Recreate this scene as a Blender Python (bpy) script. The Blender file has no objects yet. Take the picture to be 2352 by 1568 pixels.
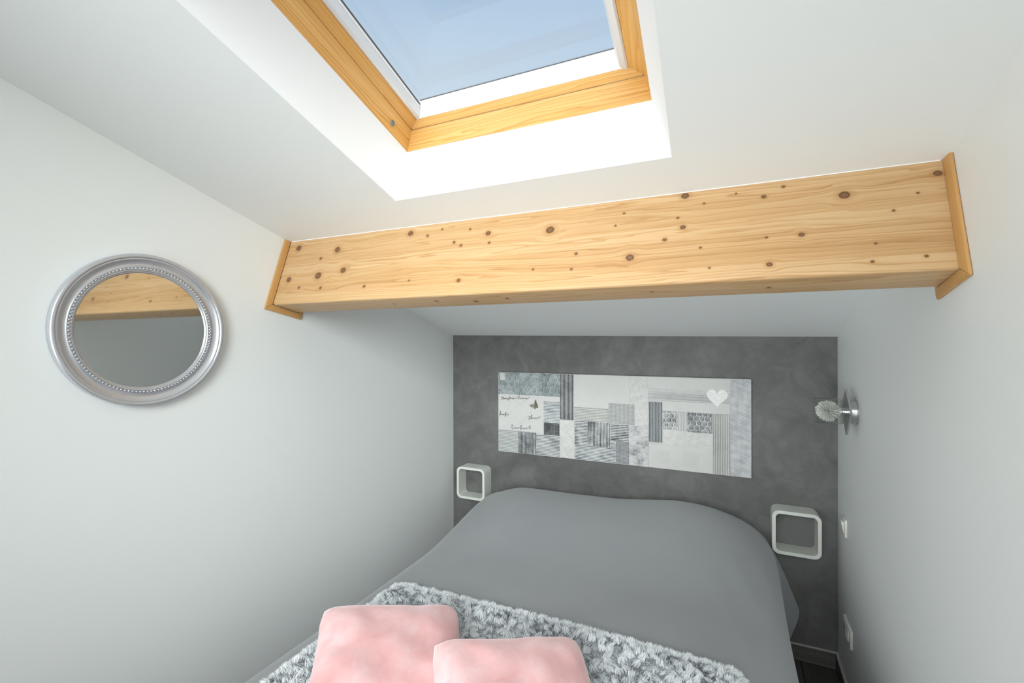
import bpy, bmesh, math, random
import numpy as np
from mathutils import Vector, Matrix

random.seed(7)
RNG = np.random.default_rng(7)
S = bpy.context.scene
COL = S.collection

# ------------------------------------------------------------------ camera
cam_d = bpy.data.cameras.new('camera')
cam = bpy.data.objects.new('camera', cam_d)
COL.objects.link(cam)
S.camera = cam
F_PX = 1062.5
cam_d.sensor_fit = 'HORIZONTAL'
cam_d.sensor_width = 36.0
cam_d.lens = 36.0 * F_PX / 2352.0
cam_d.clip_start = 0.02
yaw, pitch, roll = [math.radians(a) for a in (24.7206, -0.0446, -0.1352)]
fw = Vector((-math.sin(yaw) * math.cos(pitch), math.cos(yaw) * math.cos(pitch), math.sin(pitch)))
rt0 = Vector((math.cos(yaw), math.sin(yaw), 0))
up0 = rt0.cross(fw)
rt = rt0 * math.cos(roll) + up0 * math.sin(roll)
up = rt.cross(fw)
cm = Matrix((rt, up, -fw)).transposed().to_4x4()
cm.translation = Vector((1.7436, -2.7942, 1.6484))
cam.matrix_world = cm

# ------------------------------------------------------------------ sky, sun, added fill lights, exposure
W = bpy.data.worlds.new('sky')
S.world = W
W.use_nodes = True
nt = W.node_tree
bg = nt.nodes['Background']
tcw = nt.nodes.new('ShaderNodeTexCoord')
sep = nt.nodes.new('ShaderNodeSeparateXYZ')
nt.links.new(tcw.outputs['Generated'], sep.inputs[0])
rampw = nt.nodes.new('ShaderNodeValToRGB')
els = rampw.color_ramp.elements
els[0].position = 0.0
els[0].color = (0.86, 0.90, 0.95, 1)
els[1].position = 0.85
els[1].color = (0.37, 0.515, 0.70, 1)
e = els.new(0.43); e.color = (0.64, 0.755, 0.865, 1)
e = els.new(0.60); e.color = (0.415, 0.565, 0.75, 1)
nt.links.new(sep.outputs['Z'], rampw.inputs[0])
nt.links.new(rampw.outputs[0], bg.inputs['Color'])
bg.inputs['Strength'].default_value = 1.0

sun_d = bpy.data.lights.new('sun', 'SUN')
sun = bpy.data.objects.new('sun', sun_d)
COL.objects.link(sun)
sun_d.energy = 3.5
sun_d.angle = math.radians(95)
sun_d.color = (1.0, 0.985, 0.96)
sun.rotation_euler = Vector((-0.05, 0.6, -1.0)).to_track_quat('-Z', 'Y').to_euler()

def rear_fill(name, loc, aim, watts, spread, size, col=(0.925, 0.99, 0.995)):
    d = bpy.data.lights.new(name, 'AREA')
    d.shape = 'SQUARE'
    d.size = size
    d.energy = watts
    d.spread = math.radians(spread)
    d.color = col
    o = bpy.data.objects.new(name, d)
    COL.objects.link(o)
    o.location = loc
    o.rotation_euler = Vector(aim).to_track_quat('-Z', 'Y').to_euler()
# fill lights added out of view behind the camera to brighten the room evenly
rear_fill('rear_fill_high', (1.6, -4.2, 2.3), (-0.30, 1.0, -0.35), 16.8, 60, 1.2)
rear_fill('rear_fill_low', (0.6, -4.2, 0.9), (0.5, 1.0, 0.3), 16.0, 90, 1.2)
rear_fill('rear_fill_side', (1.6, -4.2, 0.9), (-0.4, 1.0, 0.2), 3.4, 90, 1.2)

S.view_settings.view_transform = 'Standard'
S.view_settings.look = 'None'
S.view_settings.gamma = 1.0
S.view_settings.use_curve_mapping = False
S.view_settings.exposure = 0.0
S.cycles.max_bounces = 14
S.cycles.diffuse_bounces = 8
S.cycles.transparent_max_bounces = 16
S.cycles.use_denoising = True

# ------------------------------------------------------------------ node helpers
class NT:
    def __init__(self, name):
        self.m = bpy.data.materials.new(name)
        self.m.use_nodes = True
        self.t = self.m.node_tree
        self.p = self.t.nodes['Principled BSDF']
        self.out = self.t.nodes['Material Output']
    def n(self, kind, **kw):
        nd = self.t.nodes.new(kind)
        for k, v in kw.items():
            setattr(nd, k, v)
        return nd
    def l(self, a, b):
        self.t.links.new(a, b)
    def setin(self, sock, v):
        if hasattr(v, 'links') or hasattr(v, 'is_linked'):
            self.l(v, sock)
        else:
            sock.default_value = v
    def math(self, op, a, b=0.0, c=None, clamp=False):
        nd = self.n('ShaderNodeMath', operation=op, use_clamp=clamp)
        self.setin(nd.inputs[0], a)
        self.setin(nd.inputs[1], b)
        if c is not None:
            self.setin(nd.inputs[2], c)
        return nd.outputs[0]
    def ramp(self, fac, stops):
        r = self.n('ShaderNodeValToRGB')
        el = r.color_ramp.elements
        while len(el) < len(stops):
            el.new(0.5)
        for q, (pos, c) in zip(el, stops):
            q.position = pos
            q.color = (*c, 1) if len(c) == 3 else c
        self.setin(r.inputs[0], fac)
        return r.outputs[0]
    def noise(self, vec, scale, detail=4, rough=0.5, dist=0.0):
        nd = self.n('ShaderNodeTexNoise')
        nd.inputs['Scale'].default_value = scale
        nd.inputs['Detail'].default_value = detail
        nd.inputs['Roughness'].default_value = rough
        nd.inputs['Distortion'].default_value = dist
        if vec is not None:
            self.l(vec, nd.inputs['Vector'])
        return nd.outputs['Fac']
    def mix(self, fac, a, b, blend='MIX'):
        nd = self.n('ShaderNodeMix', data_type='RGBA', blend_type=blend)
        self.setin(nd.inputs[0], fac)
        for s, v in ((nd.inputs[6], a), (nd.inputs[7], b)):
            if isinstance(v, tuple):
                s.default_value = (*v, 1) if len(v) == 3 else v
            else:
                self.l(v, s)
        return nd.outputs[2]
    def bump(self, h, strength=0.2, dist=0.01):
        b = self.n('ShaderNodeBump')
        b.inputs['Strength'].default_value = strength
        b.inputs['Distance'].default_value = dist
        self.l(h, b.inputs['Height'])
        self.l(b.outputs[0], self.p.inputs['Normal'])
    def obj(self):
        return self.n('ShaderNodeTexCoord').outputs['Object']
    def attr(self, name):
        return self.n('ShaderNodeAttribute', attribute_name=name)
    def base(self, c):
        self.setin(self.p.inputs['Base Color'], (*c, 1) if isinstance(c, tuple) and len(c) == 3 else c)
    def set(self, **kw):
        for k, v in kw.items():
            self.p.inputs[k.replace('_', ' ')].default_value = v

def plain(name, col, rough=0.5, metal=0.0, spec=0.5, nscale=0, namp=0.04, bump=0.0):
    t = NT(name)
    t.set(Roughness=rough, Metallic=metal)
    t.p.inputs['Specular IOR Level'].default_value = spec
    if nscale:
        f = t.noise(t.obj(), nscale, 5)
        lo = tuple(max(0, c * (1 - namp)) for c in col)
        hi = tuple(min(1, c * (1 + namp)) for c in col)
        t.base(t.ramp(f, [(0.3, lo), (0.7, hi)]))
        if bump:
            t.bump(f, bump, 0.002)
    else:
        t.base(col)
    return t.m

def white_paint(name, col=(0.83, 0.84, 0.835), rough=0.55):
    t = NT(name)
    t.set(Roughness=rough)
    t.p.inputs['Specular IOR Level'].default_value = 0.35
    o = t.obj()
    f = t.noise(o, 1.3, 3)
    t.base(t.ramp(f, [(0.3, tuple(c * 0.985 for c in col)), (0.7, col)]))
    t.bump(t.noise(o, 420, 3), 0.08, 0.001)
    return t.m

def concrete(name):
    t = NT(name)
    o = t.obj()
    a = t.noise(o, 2.2, 6, 0.6, 0.6)
    b = t.noise(o, 7.5, 6, 0.65, 1.2)
    m = t.math('MULTIPLY_ADD', b, 0.45, t.math('MULTIPLY', a, 0.75))
    t.base(t.ramp(m, [(0.42, (0.086, 0.085, 0.083)), (0.58, (0.122, 0.121, 0.116)), (0.72, (0.16, 0.159, 0.155))]))
    t.set(Roughness=0.5)
    t.p.inputs['Specular IOR Level'].default_value = 0.35
    t.bump(b, 0.10, 0.004)
    return t.m

def wood(name, light, mid, dark, rough=0.42, grain=55.0, knots=(), lines=0.55, rand=0.10, w_on_v=True):
    """Softwood: attribute wc holds metres along / across / through the grain."""
    t = NT(name)
    at = t.attr('wc').outputs['Vector']
    sp = t.n('ShaderNodeSeparateXYZ')
    t.l(at, sp.inputs[0])
    u, v, w = sp.outputs
    rnd = t.n('ShaderNodeObjectInfo').outputs['Random']
    vv = t.math('ADD', v, t.math('MULTIPLY', w, 0.83))
    kmin = None
    shift = None
    for (ku, kv, kr) in knots:
        du = t.math('SUBTRACT', u, ku)
        dv = t.math('SUBTRACT', vv, kv)
        d2 = t.math('ADD', t.math('MULTIPLY', t.math('POWER', t.math('MULTIPLY', du, 0.88), 2.0), 1.0), t.math('POWER', dv, 2.0))
        d = t.math('MULTIPLY', t.math('SQRT', d2), 1.0 / kr)
        kmin = d if kmin is None else t.math('MINIMUM', kmin, d)
        if kr > 0.0055:
            fall = t.math('MULTIPLY', t.math('SUBTRACT', 1.0, t.math('MULTIPLY', d, 0.2), clamp=True), 0.75)
            s = t.math('MULTIPLY', dv, fall)
            shift = s if shift is None else t.math('ADD', shift, s)
    g = vv if shift is None else t.math('SUBTRACT', vv, shift)
    cb = t.n('ShaderNodeCombineXYZ')
    t.l(t.math('ADD', t.math('MULTIPLY', u, 0.9), t.math('MULTIPLY', rnd, 37.0)), cb.inputs[0])
    t.l(t.math('MULTIPLY', g, 12.0), cb.inputs[1])
    t.l(t.math('MULTIPLY', w, 6.0), cb.inputs[2])
    warp = t.noise(cb.outputs[0], 1.2, 3)
    cb2 = t.n('ShaderNodeCombineXYZ')
    t.l(t.math('ADD', t.math('MULTIPLY', u, 0.35), t.math('MULTIPLY', rnd, 11.0)), cb2.inputs[0])
    t.l(t.math('ADD', t.math('MULTIPLY', g, grain), t.math('MULTIPLY', warp, 7.0)), cb2.inputs[1])
    ring = t.noise(cb2.outputs[0], 1.0, 2, 0.4)
    sw = t.math('FRACT', t.math('ADD', t.math('MULTIPLY', g, grain * 1.6), t.math('MULTIPLY', warp, 9.0)))
    sw = t.math('POWER', sw, 3.0)
    cb3 = t.n('ShaderNodeCombineXYZ')
    t.l(t.math('MULTIPLY', u, 6.0), cb3.inputs[0])
    t.l(t.math('MULTIPLY', g, 420.0), cb3.inputs[1])
    fine = t.noise(cb3.outputs[0], 1.0, 2)
    big = t.noise(cb.outputs[0], 0.55, 2)
    k = t.math('MULTIPLY', sw, t.ramp_fac(big, 0.38, 0.68) if hasattr(t, 'ramp_fac') else big)
    tone = t.math('ADD', t.math('MULTIPLY', ring, 0.55), t.math('MULTIPLY', fine, 0.2))
    tone = t.math('ADD', tone, t.math('MULTIPLY', k, lines))
    tone = t.math('ADD', tone, t.math('MULTIPLY', t.math('SUBTRACT', rnd, 0.5), rand))
    col = t.ramp(tone, [(0.18, light), (0.52, mid), (0.95, dark)])
    if kmin is not None:
        nz = t.noise(at, 160, 3)
        kd = t.math('ADD', kmin, t.math('MULTIPLY', t.math('SUBTRACT', nz, 0.5), 0.5))
        kcol = t.ramp(t.math('MULTIPLY', kd, 0.7), [(0.05, (0.20, 0.105, 0.05)), (0.42, (0.17, 0.085, 0.04)), (0.66, (0.11, 0.052, 0.024)), (0.80, (0.36, 0.17, 0.06))])
        mr = t.n('ShaderNodeMapRange')
        mr.inputs['From Min'].default_value = 1.0
        mr.inputs['From Max'].default_value = 1.28
        mr.inputs['To Min'].default_value = 1.0
        mr.inputs['To Max'].default_value = 0.0
        t.l(kd, mr.inputs['Value'])
        halo = t.n('ShaderNodeMapRange')
        halo.inputs['From Min'].default_value = 1.0
        halo.inputs['From Max'].default_value = 2.6
        halo.inputs['To Min'].default_value = 0.45
        halo.inputs['To Max'].default_value = 0.0
        t.l(kd, halo.inputs['Value'])
        col = t.mix(halo.outputs[0], col, dark)
        col = t.mix(mr.outputs[0], col, kcol)
    t.l(col, t.p.inputs['Base Color'])
    t.set(Roughness=rough)
    t.p.inputs['Specular IOR Level'].default_value = 0.3
    t.bump(fine, 0.05, 0.001)
    return t.m

# ------------------------------------------------------------------ mesh helpers
def link_mesh(name, verts, faces, mat=None, parent=None, smooth=False, attrs=None, loc=None):
    me = bpy.data.meshes.new(name)
    me.from_pydata([tuple(v) for v in verts], [], faces)
    me.update()
    if attrs:
        for an, (kind, data) in attrs.items():
            a = me.attributes.new(an, kind, 'POINT')
            if kind == 'FLOAT_VECTOR':
                a.data.foreach_set('vector', np.asarray(data, dtype=np.float32).ravel())
            elif kind == 'FLOAT':
                a.data.foreach_set('value', np.asarray(data, dtype=np.float32).ravel())
    if smooth:
        for p in me.polygons:
            p.use_smooth = True
    o = bpy.data.objects.new(name, me)
    COL.objects.link(o)
    if mat:
        me.materials.append(mat)
    if parent:
        o.parent = parent
        o.matrix_parent_inverse = parent_inv(parent)
    return o

def parent_inv(p):
    # parts are modelled in world metres, so undo the (location only) transform of the parents
    m = Matrix.Identity(4)
    q = p
    while q is not None:
        if q.type == 'EMPTY':
            m = Matrix.Translation(-Vector(q.location)) @ m
        q = q.parent
    return m

def from_bm(name, bm, mat=None, parent=None, smooth=False, angle=None):
    bmesh.ops.recalc_face_normals(bm, faces=bm.faces)
    me = bpy.data.meshes.new(name)
    bm.to_mesh(me)
    bm.free()
    if smooth:
        for p in me.polygons:
            p.use_smooth = True
        if angle is not None:
            me.set_sharp_from_angle(angle=math.radians(angle))
    o = bpy.data.objects.new(name, me)
    COL.objects.link(o)
    if mat:
        me.materials.append(mat)
    if parent:
        o.parent = parent
        o.matrix_parent_inverse = parent_inv(parent)
    return o

def thing(name, label, cat, loc=(0, 0, 0), group=None):
    o = bpy.data.objects.new(name, None)
    o.empty_display_size = 0.05
    COL.objects.link(o)
    o.location = loc
    o['label'] = label
    o['category'] = cat
    if group:
        o['group'] = group
    return o

def tag(o, label, cat, group=None):
    o['label'] = label
    o['category'] = cat
    if group:
        o['group'] = group
    return o

def structure(o):
    o['kind'] = 'structure'
    return o

V3 = lambda *a: Vector(a)

def hexa_bm(P8, bevel=0.0, seg=2):
    """eight corners: bottom loop 0-3, top loop 4-7"""
    bm = bmesh.new()
    vs = [bm.verts.new(p) for p in P8]
    for f in ((0, 3, 2, 1), (4, 5, 6, 7), (0, 1, 5, 4), (1, 2, 6, 5), (2, 3, 7, 6), (3, 0, 4, 7)):
        bm.faces.new([vs[i] for i in f])
    bmesh.ops.recalc_face_normals(bm, faces=bm.faces)
    if bevel:
        bmesh.ops.bevel(bm, geom=list(bm.edges), offset=bevel, segments=seg, affect='EDGES', profile=0.5)
    return bm

def add_wc(o, O, eu, ev, ew, off=(0, 0, 0)):
    me = o.data
    a = me.attributes.new('wc', 'FLOAT_VECTOR', 'POINT')
    M = np.array([eu, ev, ew]).T
    Mi = np.linalg.inv(M)
    co = np.empty(len(me.vertices) * 3)
    me.vertices.foreach_get('co', co)
    q = (co.reshape(-1, 3) - np.array(O)) @ Mi.T + np.array(off)
    a.data.foreach_set('vector', q.astype(np.float32).ravel())

def box(name, lo, hi, mat, parent=None, bevel=0.0, seg=2, smooth=False):
    x0, y0, z0 = lo
    x1, y1, z1 = hi
    P = [(x0, y0, z0), (x1, y0, z0), (x1, y1, z0), (x0, y1, z0), (x0, y0, z1), (x1, y0, z1), (x1, y1, z1), (x0, y1, z1)]
    return from_bm(name, hexa_bm(P, bevel, seg), mat, parent, smooth=bevel > 0, angle=40)

def lathe_bm(profile, n, center, axis, xdir, close=False):
    """profile (r, h) revolved about axis through center"""
    axis = Vector(axis).normalized()
    xd = Vector(xdir)
    xd = (xd - axis * xd.dot(axis)).normalized()
    yd = axis.cross(xd)
    c = Vector(center)
    bm = bmesh.new()
    rings = []
    for r, h in profile:
        if r < 1e-6:
            rings.append([bm.verts.new(c + axis * h)])
        else:
            rings.append([bm.verts.new(c + axis * h + (xd * math.cos(2 * math.pi * i / n) + yd * math.sin(2 * math.pi * i / n)) * r) for i in range(n)])
    pairs = list(zip(rings, rings[1:]))
    if close:
        pairs.append((rings[-1], rings[0]))
    for A, B in pairs:
        for i in range(n):
            j = (i + 1) % n
            if len(A) == 1 and len(B) == 1:
                continue
            if len(A) == 1:
                bm.faces.new((A[0], B[i], B[j]))
            elif len(B) == 1:
                bm.faces.new((A[i], A[j], B[0]))
            else:
                bm.faces.new((A[i], A[j], B[j], B[i]))
    return bm

def prism_bm(poly, vec, bevel=0.0):
    bm = bmesh.new()
    a = [bm.verts.new(p) for p in poly]
    b = [bm.verts.new(Vector(p) + Vector(vec)) for p in poly]
    n = len(a)
    bm.faces.new(a)
    bm.faces.new(b[::-1])
    for i in range(n):
        bm.faces.new((a[i], a[(i + 1) % n], b[(i + 1) % n], b[i]))
    bmesh.ops.recalc_face_normals(bm, faces=bm.faces)
    if bevel:
        bmesh.ops.bevel(bm, geom=list(bm.edges), offset=bevel, segments=2, affect='EDGES')
    return bm

# ------------------------------------------------------------------ materials
M = {}
M['wall'] = white_paint('white_wall_paint', (0.80, 0.82, 0.81), 0.5)
M['ceil'] = white_paint('white_ceiling_paint', (0.80, 0.815, 0.81), 0.7)
M['reveal'] = white_paint('white_reveal_paint', (0.86, 0.865, 0.865), 0.7)
M['concrete'] = concrete('grey_waxed_plaster')
KN = [(0.067,0.037,0.0116),(0.302,0.066,0.0113),(0.664,0.03,0.0096),(1.003,0.067,0.0079),(1.232,0.08,0.0115),(0.23,0.179,0.0135),(0.363,0.164,0.0109),(0.061,0.186,0.0104),(1.493,0.205,0.0096),(1.328,0.177,0.0043),(1.318,0.23,0.0036),(1.19,0.221,0.0034),(0.916,0.243,0.0061),(0.9,0.105,0.0045),(0.869,0.089,0.0046),(0.746,0.049,0.0046),(0.807,0.028,0.0035),(0.927,0.042,0.0038),(1.013,0.105,0.0042),(0.703,0.23,0.0034),(0.494,0.241,0.005),(0.219,0.099,0.0054),(1.467,0.049,0.003),(1.444,0.09,0.003),(0.262,0.235,0.0054),(0.136,0.227,0.005),(1.64,0.013,0.0086),(2.016,0.07,0.0097),(2.199,0.037,0.0069),(1.636,0.119,0.0061),(1.622,0.086,0.0034),(1.588,0.155,0.0048),(1.92,0.176,0.0057),(1.847,0.257,0.0059),(2.158,0.087,0.0026),(2.109,0.13,0.0028),(2.068,0.218,0.0028),(2.058,0.267,0.0032),(2.157,0.261,0.0032),(1.706,0.256,0.0026),(1.683,0.191,0.003),(1.842,0.176,0.003),(1.885,0.022,0.0036),(1.839,0.047,0.005),(1.772,0.026,0.0026),(1.691,0.047,0.003),
      (0.80,0.345,0.006),(0.95,0.365,0.0065),(1.08,0.352,0.005),(0.60,0.355,0.004),(1.55,0.35,0.004),(1.85,0.36,0.004)]
M['beam'] = wood('pine_beam_wood', (0.585, 0.400, 0.222), (0.50, 0.302, 0.138), (0.325, 0.158, 0.053), 0.4, 48.0, KN, 0.66, 0.24)
M['trimwood'] = wood('beech_trim_wood', (0.60, 0.34, 0.13), (0.50, 0.265, 0.085), (0.40, 0.20, 0.06), 0.4, 60.0, (), 0.25, 0.05)
M['frame'] = wood('pine_window_wood', (0.82, 0.52, 0.20), (0.74, 0.40, 0.115), (0.56, 0.25, 0.05), 0.35, 42.0, (), 0.75, 0.12)
M['lacquer'] = plain('white_lacquer', (0.86, 0.85, 0.82), 0.35, nscale=30, namp=0.02)
M['rail'] = plain('white_aluminium', (0.74, 0.75, 0.76), 0.4, 0.15)
M['gasket'] = plain('grey_gasket', (0.20, 0.21, 0.23), 0.6)
M['silver'] = plain('silver_paint', (0.56, 0.57, 0.60), 0.32, 0.62, nscale=60, namp=0.03)
M['mirror'] = plain('mirror_silvering', (0.58, 0.59, 0.575), 0.03, 1.0)
M['shelf'] = plain('white_shelf_lacquer', (0.70, 0.71, 0.67), 0.4, nscale=25, namp=0.02)
M['plastic'] = plain('white_plastic', (0.74, 0.74, 0.70), 0.35)
M['hole'] = plain('dark_socket_hole', (0.03, 0.03, 0.03), 0.7)
M['steel'] = plain('brushed_steel', (0.50, 0.50, 0.49), 0.32, 0.85, nscale=200, namp=0.08)
M['chrome'] = plain('chrome', (0.8, 0.8, 0.8), 0.12, 1.0)
M['spike'] = plain('glass_fibre_white', (0.78, 0.78, 0.75), 0.25)
M['darkwood'] = wood('dark_oak_laminate', (0.105, 0.098, 0.092), (0.060, 0.056, 0.053), (0.022, 0.021, 0.020), 0.45, 60.0, (), 0.6, 0.25)
M['skirting'] = wood('grey_oak_skirting', (0.16, 0.152, 0.143), (0.095, 0.09, 0.085), (0.035, 0.033, 0.031), 0.45, 60.0, (), 0.6, 0.1)
M['edge'] = plain('baseboard_edge', (0.42, 0.42, 0.40), 0.45)
M['base'] = plain('bed_base_fabric', (0.10, 0.10, 0.11), 0.8, nscale=80)
M['mattress'] = plain('mattress_ticking', (0.6, 0.6, 0.6), 0.8, nscale=80)
M['outside'] = plain('roof_tiles', (0.2, 0.14, 0.11), 0.8, nscale=10, namp=0.2)
M['caulk'] = plain('white_caulk', (0.82, 0.82, 0.80), 0.6)

def glass_mat(name, tint=(0.97, 0.985, 0.98), rmax=0.6, r0=0.04, rough=0.0):
    """thin pane: passes light straight through, mirrors at grazing angles"""
    t = NT(name)
    t.t.nodes.remove(t.p)
    tr = t.n('ShaderNodeBsdfTransparent')
    tr.inputs[0].default_value = (*tint, 1)
    gl = t.n('ShaderNodeBsdfGlossy')
    gl.inputs['Roughness'].default_value = rough
    fr = t.n('ShaderNodeLayerWeight')
    fr.inputs['Blend'].default_value = 0.5
    fac = t.math('ADD', t.math('MULTIPLY', t.math('POWER', fr.outputs['Facing'], 4.0), rmax), r0)
    mx = t.n('ShaderNodeMixShader')
    t.l(fac, mx.inputs[0])
    t.l(tr.outputs[0], mx.inputs[1])
    t.l(gl.outputs[0], mx.inputs[2])
    t.l(mx.outputs[0], t.out.inputs[0])
    return t.m
M['glass'] = glass_mat('window_glass')
M['shade_glass'] = glass_mat('lamp_glass', (0.95, 0.955, 0.945), 0.5, 0.035, 0.08)

# ------------------------------------------------------------------ room shell
H, TY, KX = 1.69, 0.2962, 0.0104
YB = -4.5                                   # rear of the room
def zc(x, y): return H - TY * y - KX * x
def xl(y): return 0.0053 * y
def xr(y): return 2.2575 + 0.0244 * y

def slab(name, lower, thick_vec, mat):
    return structure(from_bm(name, prism_bm(lower, thick_vec), mat))

# back wall (grey), side walls, rear wall
structure(from_bm('wall_back', prism_bm([(-0.12, 0, -0.1), (2.42, 0, -0.1), (2.42, 0, zc(2.42, 0)), (-0.12, 0, zc(-0.12, 0))], (0, 0.12, 0)), M['concrete']))
def side_wall(name, xf, d):
    P = []
    for (y, z) in ((0.0, -0.1), (YB, -0.1), (YB, zc(xf(YB), YB)), (0.0, zc(xf(0.0), 0.0))):
        P.append(Vector((xf(y), y, z)))
    structure(from_bm(name, prism_bm(P, (d, 0, 0)), M['wall']))
side_wall('wall_left', xl, -0.12)
side_wall('wall_right', xr, 0.12)
structure(from_bm('wall_rear', prism_bm([(-0.16, YB, -0.1), (2.32, YB, -0.1), (2.32, YB, zc(2.3, YB)), (-0.16, YB, zc(-0.1, YB))], (0, -0.12, 0)), M['wall']))

# floor with single planks
floor = structure(box('floor', (-0.15, YB - 0.1, -0.12), (2.4, 0.1, -0.012), M['darkwood']))
add_wc(floor, (0, 0, 0), (0, 1, 0), (1, 0, 0), (0, 0, 1))
pw, pl_len = 0.192, 1.285
ix = 0
x = 0.0 - 0.02
while x < 2.27:
    y = -0.35 * (ix % 3) - 0.001
    ys = [0.0] + [-(0.43 * ((ix * 2) % 3 + 1)) - pl_len * k for k in range(5)]
    for ya, yb in zip(ys, ys[1:]):
        yb = max(yb, YB)
        if ya - yb < 0.02:
            continue
        o = box('plank', (x + 0.0008, yb + 0.0008, -0.012), (min(x + pw, 2.262) - 0.0008, ya - 0.0008, 0.0), M['darkwood'], floor, bevel=0.0012, seg=1)
        add_wc(o, (x, ya, 0), (0, 1, 0), (1, 0, 0), (0, 0, 1), off=(random.uniform(0, 5), random.uniform(0, 3), 0))
    x += pw
    ix += 1

# ceiling slab with the skylight shaft
Q = Vector((0.714, -1.516, 2.132))
ea = Vector((1, -0.0128, -0.0067)).normalized()
es = Vector((0.0243, -0.9585, 0.2839)).normalized()
en = ea.cross(es).normalized()
if en.z < 0:
    en = -en
def SK(a, s, n): return Q + ea * a + es * s + en * n
LS = 1.16
DT = 0.205
def on_ceil(x, y): return Vector((x, y, zc(x, y)))
outer = [on_ceil(-0.16, 0.12), on_ceil(2.42, 0.12), on_ceil(2.42, YB - 0.12), on_ceil(-0.16, YB - 0.12)]
def snap(p): return on_ceil(p.x, p.y)
inner = [snap(SK(0.002, 0, 0)), snap(SK(0.905, 0, 0)), snap(SK(0.905, LS, 0)), snap(SK(0.002, LS, 0))]
topi = [SK(-0.003, -0.011, DT), SK(0.843, -0.011, DT), SK(0.843, LS + 0.01, DT), SK(-0.003, LS + 0.01, DT)]
topo = [p + Vector((0, 0.0, 0)) + en * DT for p in outer]
vs = outer + inner + topi + topo
fs, mats = [], []
for i in range(4):
    j = (i + 1) % 4
    fs.append((i, j, 4 + j, 4 + i)); mats.append(0)
    fs.append((4 + i, 4 + j, 8 + j, 8 + i)); mats.append(1)
    fs.append((8 + i, 8 + j, 12 + j, 12 + i)); mats.append(2)
    fs.append((12 + i, 12 + j, j, i)); mats.append(2)
bm = bmesh.new()
bv = [bm.verts.new(p) for p in vs]
for f, mi in zip(fs, mats):
    bf = bm.faces.new([bv[k] for k in f])
    bf.material_index = mi
ceiling = structure(from_bm('ceiling', bm, M['ceil']))
ceiling.data.materials.append(M['reveal'])
ceiling.data.materials.append(M['outside'])

# baseboards: dark laminate strips with a pale top edge
def baseboard(name, A, B, inward):
    A, B, n = Vector(A), Vector(B), Vector(inward).normalized()
    h, t = 0.078, 0.013
    P = [A, B, B + n * t, A + n * t]
    P8 = P + [p + V3(0, 0, h) for p in P]
    o = structure(from_bm(name, hexa_bm(P8, 0.0012, 1), M['skirting']))
    d = (B - A).normalized()
    add_wc(o, A, d, (0, 0, 1), n, off=(random.uniform(0, 3), random.uniform(0, 3), 0))
    q = [A + V3(0, 0, h), B + V3(0, 0, h), B + n * t + V3(0, 0, h), A + n * t + V3(0, 0, h)]
    q8 = q + [p + V3(0, 0, 0.006) for p in q]
    from_bm('top_edge', hexa_bm(q8, 0.0015, 1), M['edge'], o)
    return o
baseboard('baseboard_back', (0.0, -0.0005, 0.0), (2.2575, -0.0005, 0.0), (0, -1, 0))
baseboard('baseboard_right', (xr(-0.0145) - 0.0005, -0.0145, 0.0), (xr(YB) - 0.0005, YB, 0.0), (-1, 0, 0))
baseboard('baseboard_left', (xl(-0.0145) + 0.0005, -0.0145, 0.0), (xl(YB) + 0.0005, YB, 0.0), (1, 0, 0))

# ------------------------------------------------------------------ roof window
win = structure(bpy.data.objects.new('window_1', None))
COL.objects.link(win)
win.location = SK(0.42, 0.55, 0.2)
win['label'] = 'pine framed roof window with white blind rails in the sloping white ceiling'

def sky_prism(name, poly_an, s0, s1, mat, parent, mode='a', grain=True, bevel=0.0015, miter=0.0):
    """bar with cross-section poly; mode 'a': cross-section in (a,n), runs along s; mode 's': cross-section in (s,n), runs along a"""
    bm = bmesh.new()
    A, B = [], []
    ref = poly_an[0][0]
    for (c, n) in poly_an:
        if mode == 'a':
            A.append(bm.verts.new(SK(c, s0, n))); B.append(bm.verts.new(SK(c, s1, n)))
        else:
            A.append(bm.verts.new(SK(s0, c, n))); B.append(bm.verts.new(SK(s1, c, n)))
    k = len(A)
    bm.faces.new(A); bm.faces.new(B[::-1])
    for i in range(k):
        bm.faces.new((A[i], A[(i + 1) % k], B[(i + 1) % k], B[i]))
    bmesh.ops.recalc_face_normals(bm, faces=bm.faces)
    if bevel:
        bmesh.ops.bevel(bm, geom=list(bm.edges), offset=bevel, segments=1, affect='EDGES')
    o = from_bm(name, bm, mat, parent, smooth=False)
    if grain:
        off = (random.uniform(0, 4), random.uniform(0, 2), random.uniform(0, 2))
        if mode == 'a':
            add_wc(o, SK(0, 0, 0), es, en, ea, off)
        else:
            add_wc(o, SK(0, 0, 0), ea, en, es, off)
    return o

n0, n1 = DT, 0.285
LSF = LS + 0.01
# outer frame
sky_prism('frame_bar', [(-0.07, n0), (-0.003, n0), (0.008, n1), (-0.07, n1)], -0.012, LSF, M['frame'], win, 'a')
sky_prism('frame_bar', [(0.93, n0), (0.844, n0), (0.820, n1), (0.93, n1)], -0.012, LSF, M['frame'], win, 'a')
sky_prism('frame_bar', [(-0.09, n0), (-0.011, n0), (0.001, n1), (-0.09, n1)], -0.07, 0.93, M['frame'], win, 's')
sky_prism('frame_bar', [(LSF + 0.08, n0), (LSF, n0), (LSF - 0.012, n1), (LSF + 0.08, n1)], -0.07, 0.93, M['frame'], win, 's')
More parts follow.
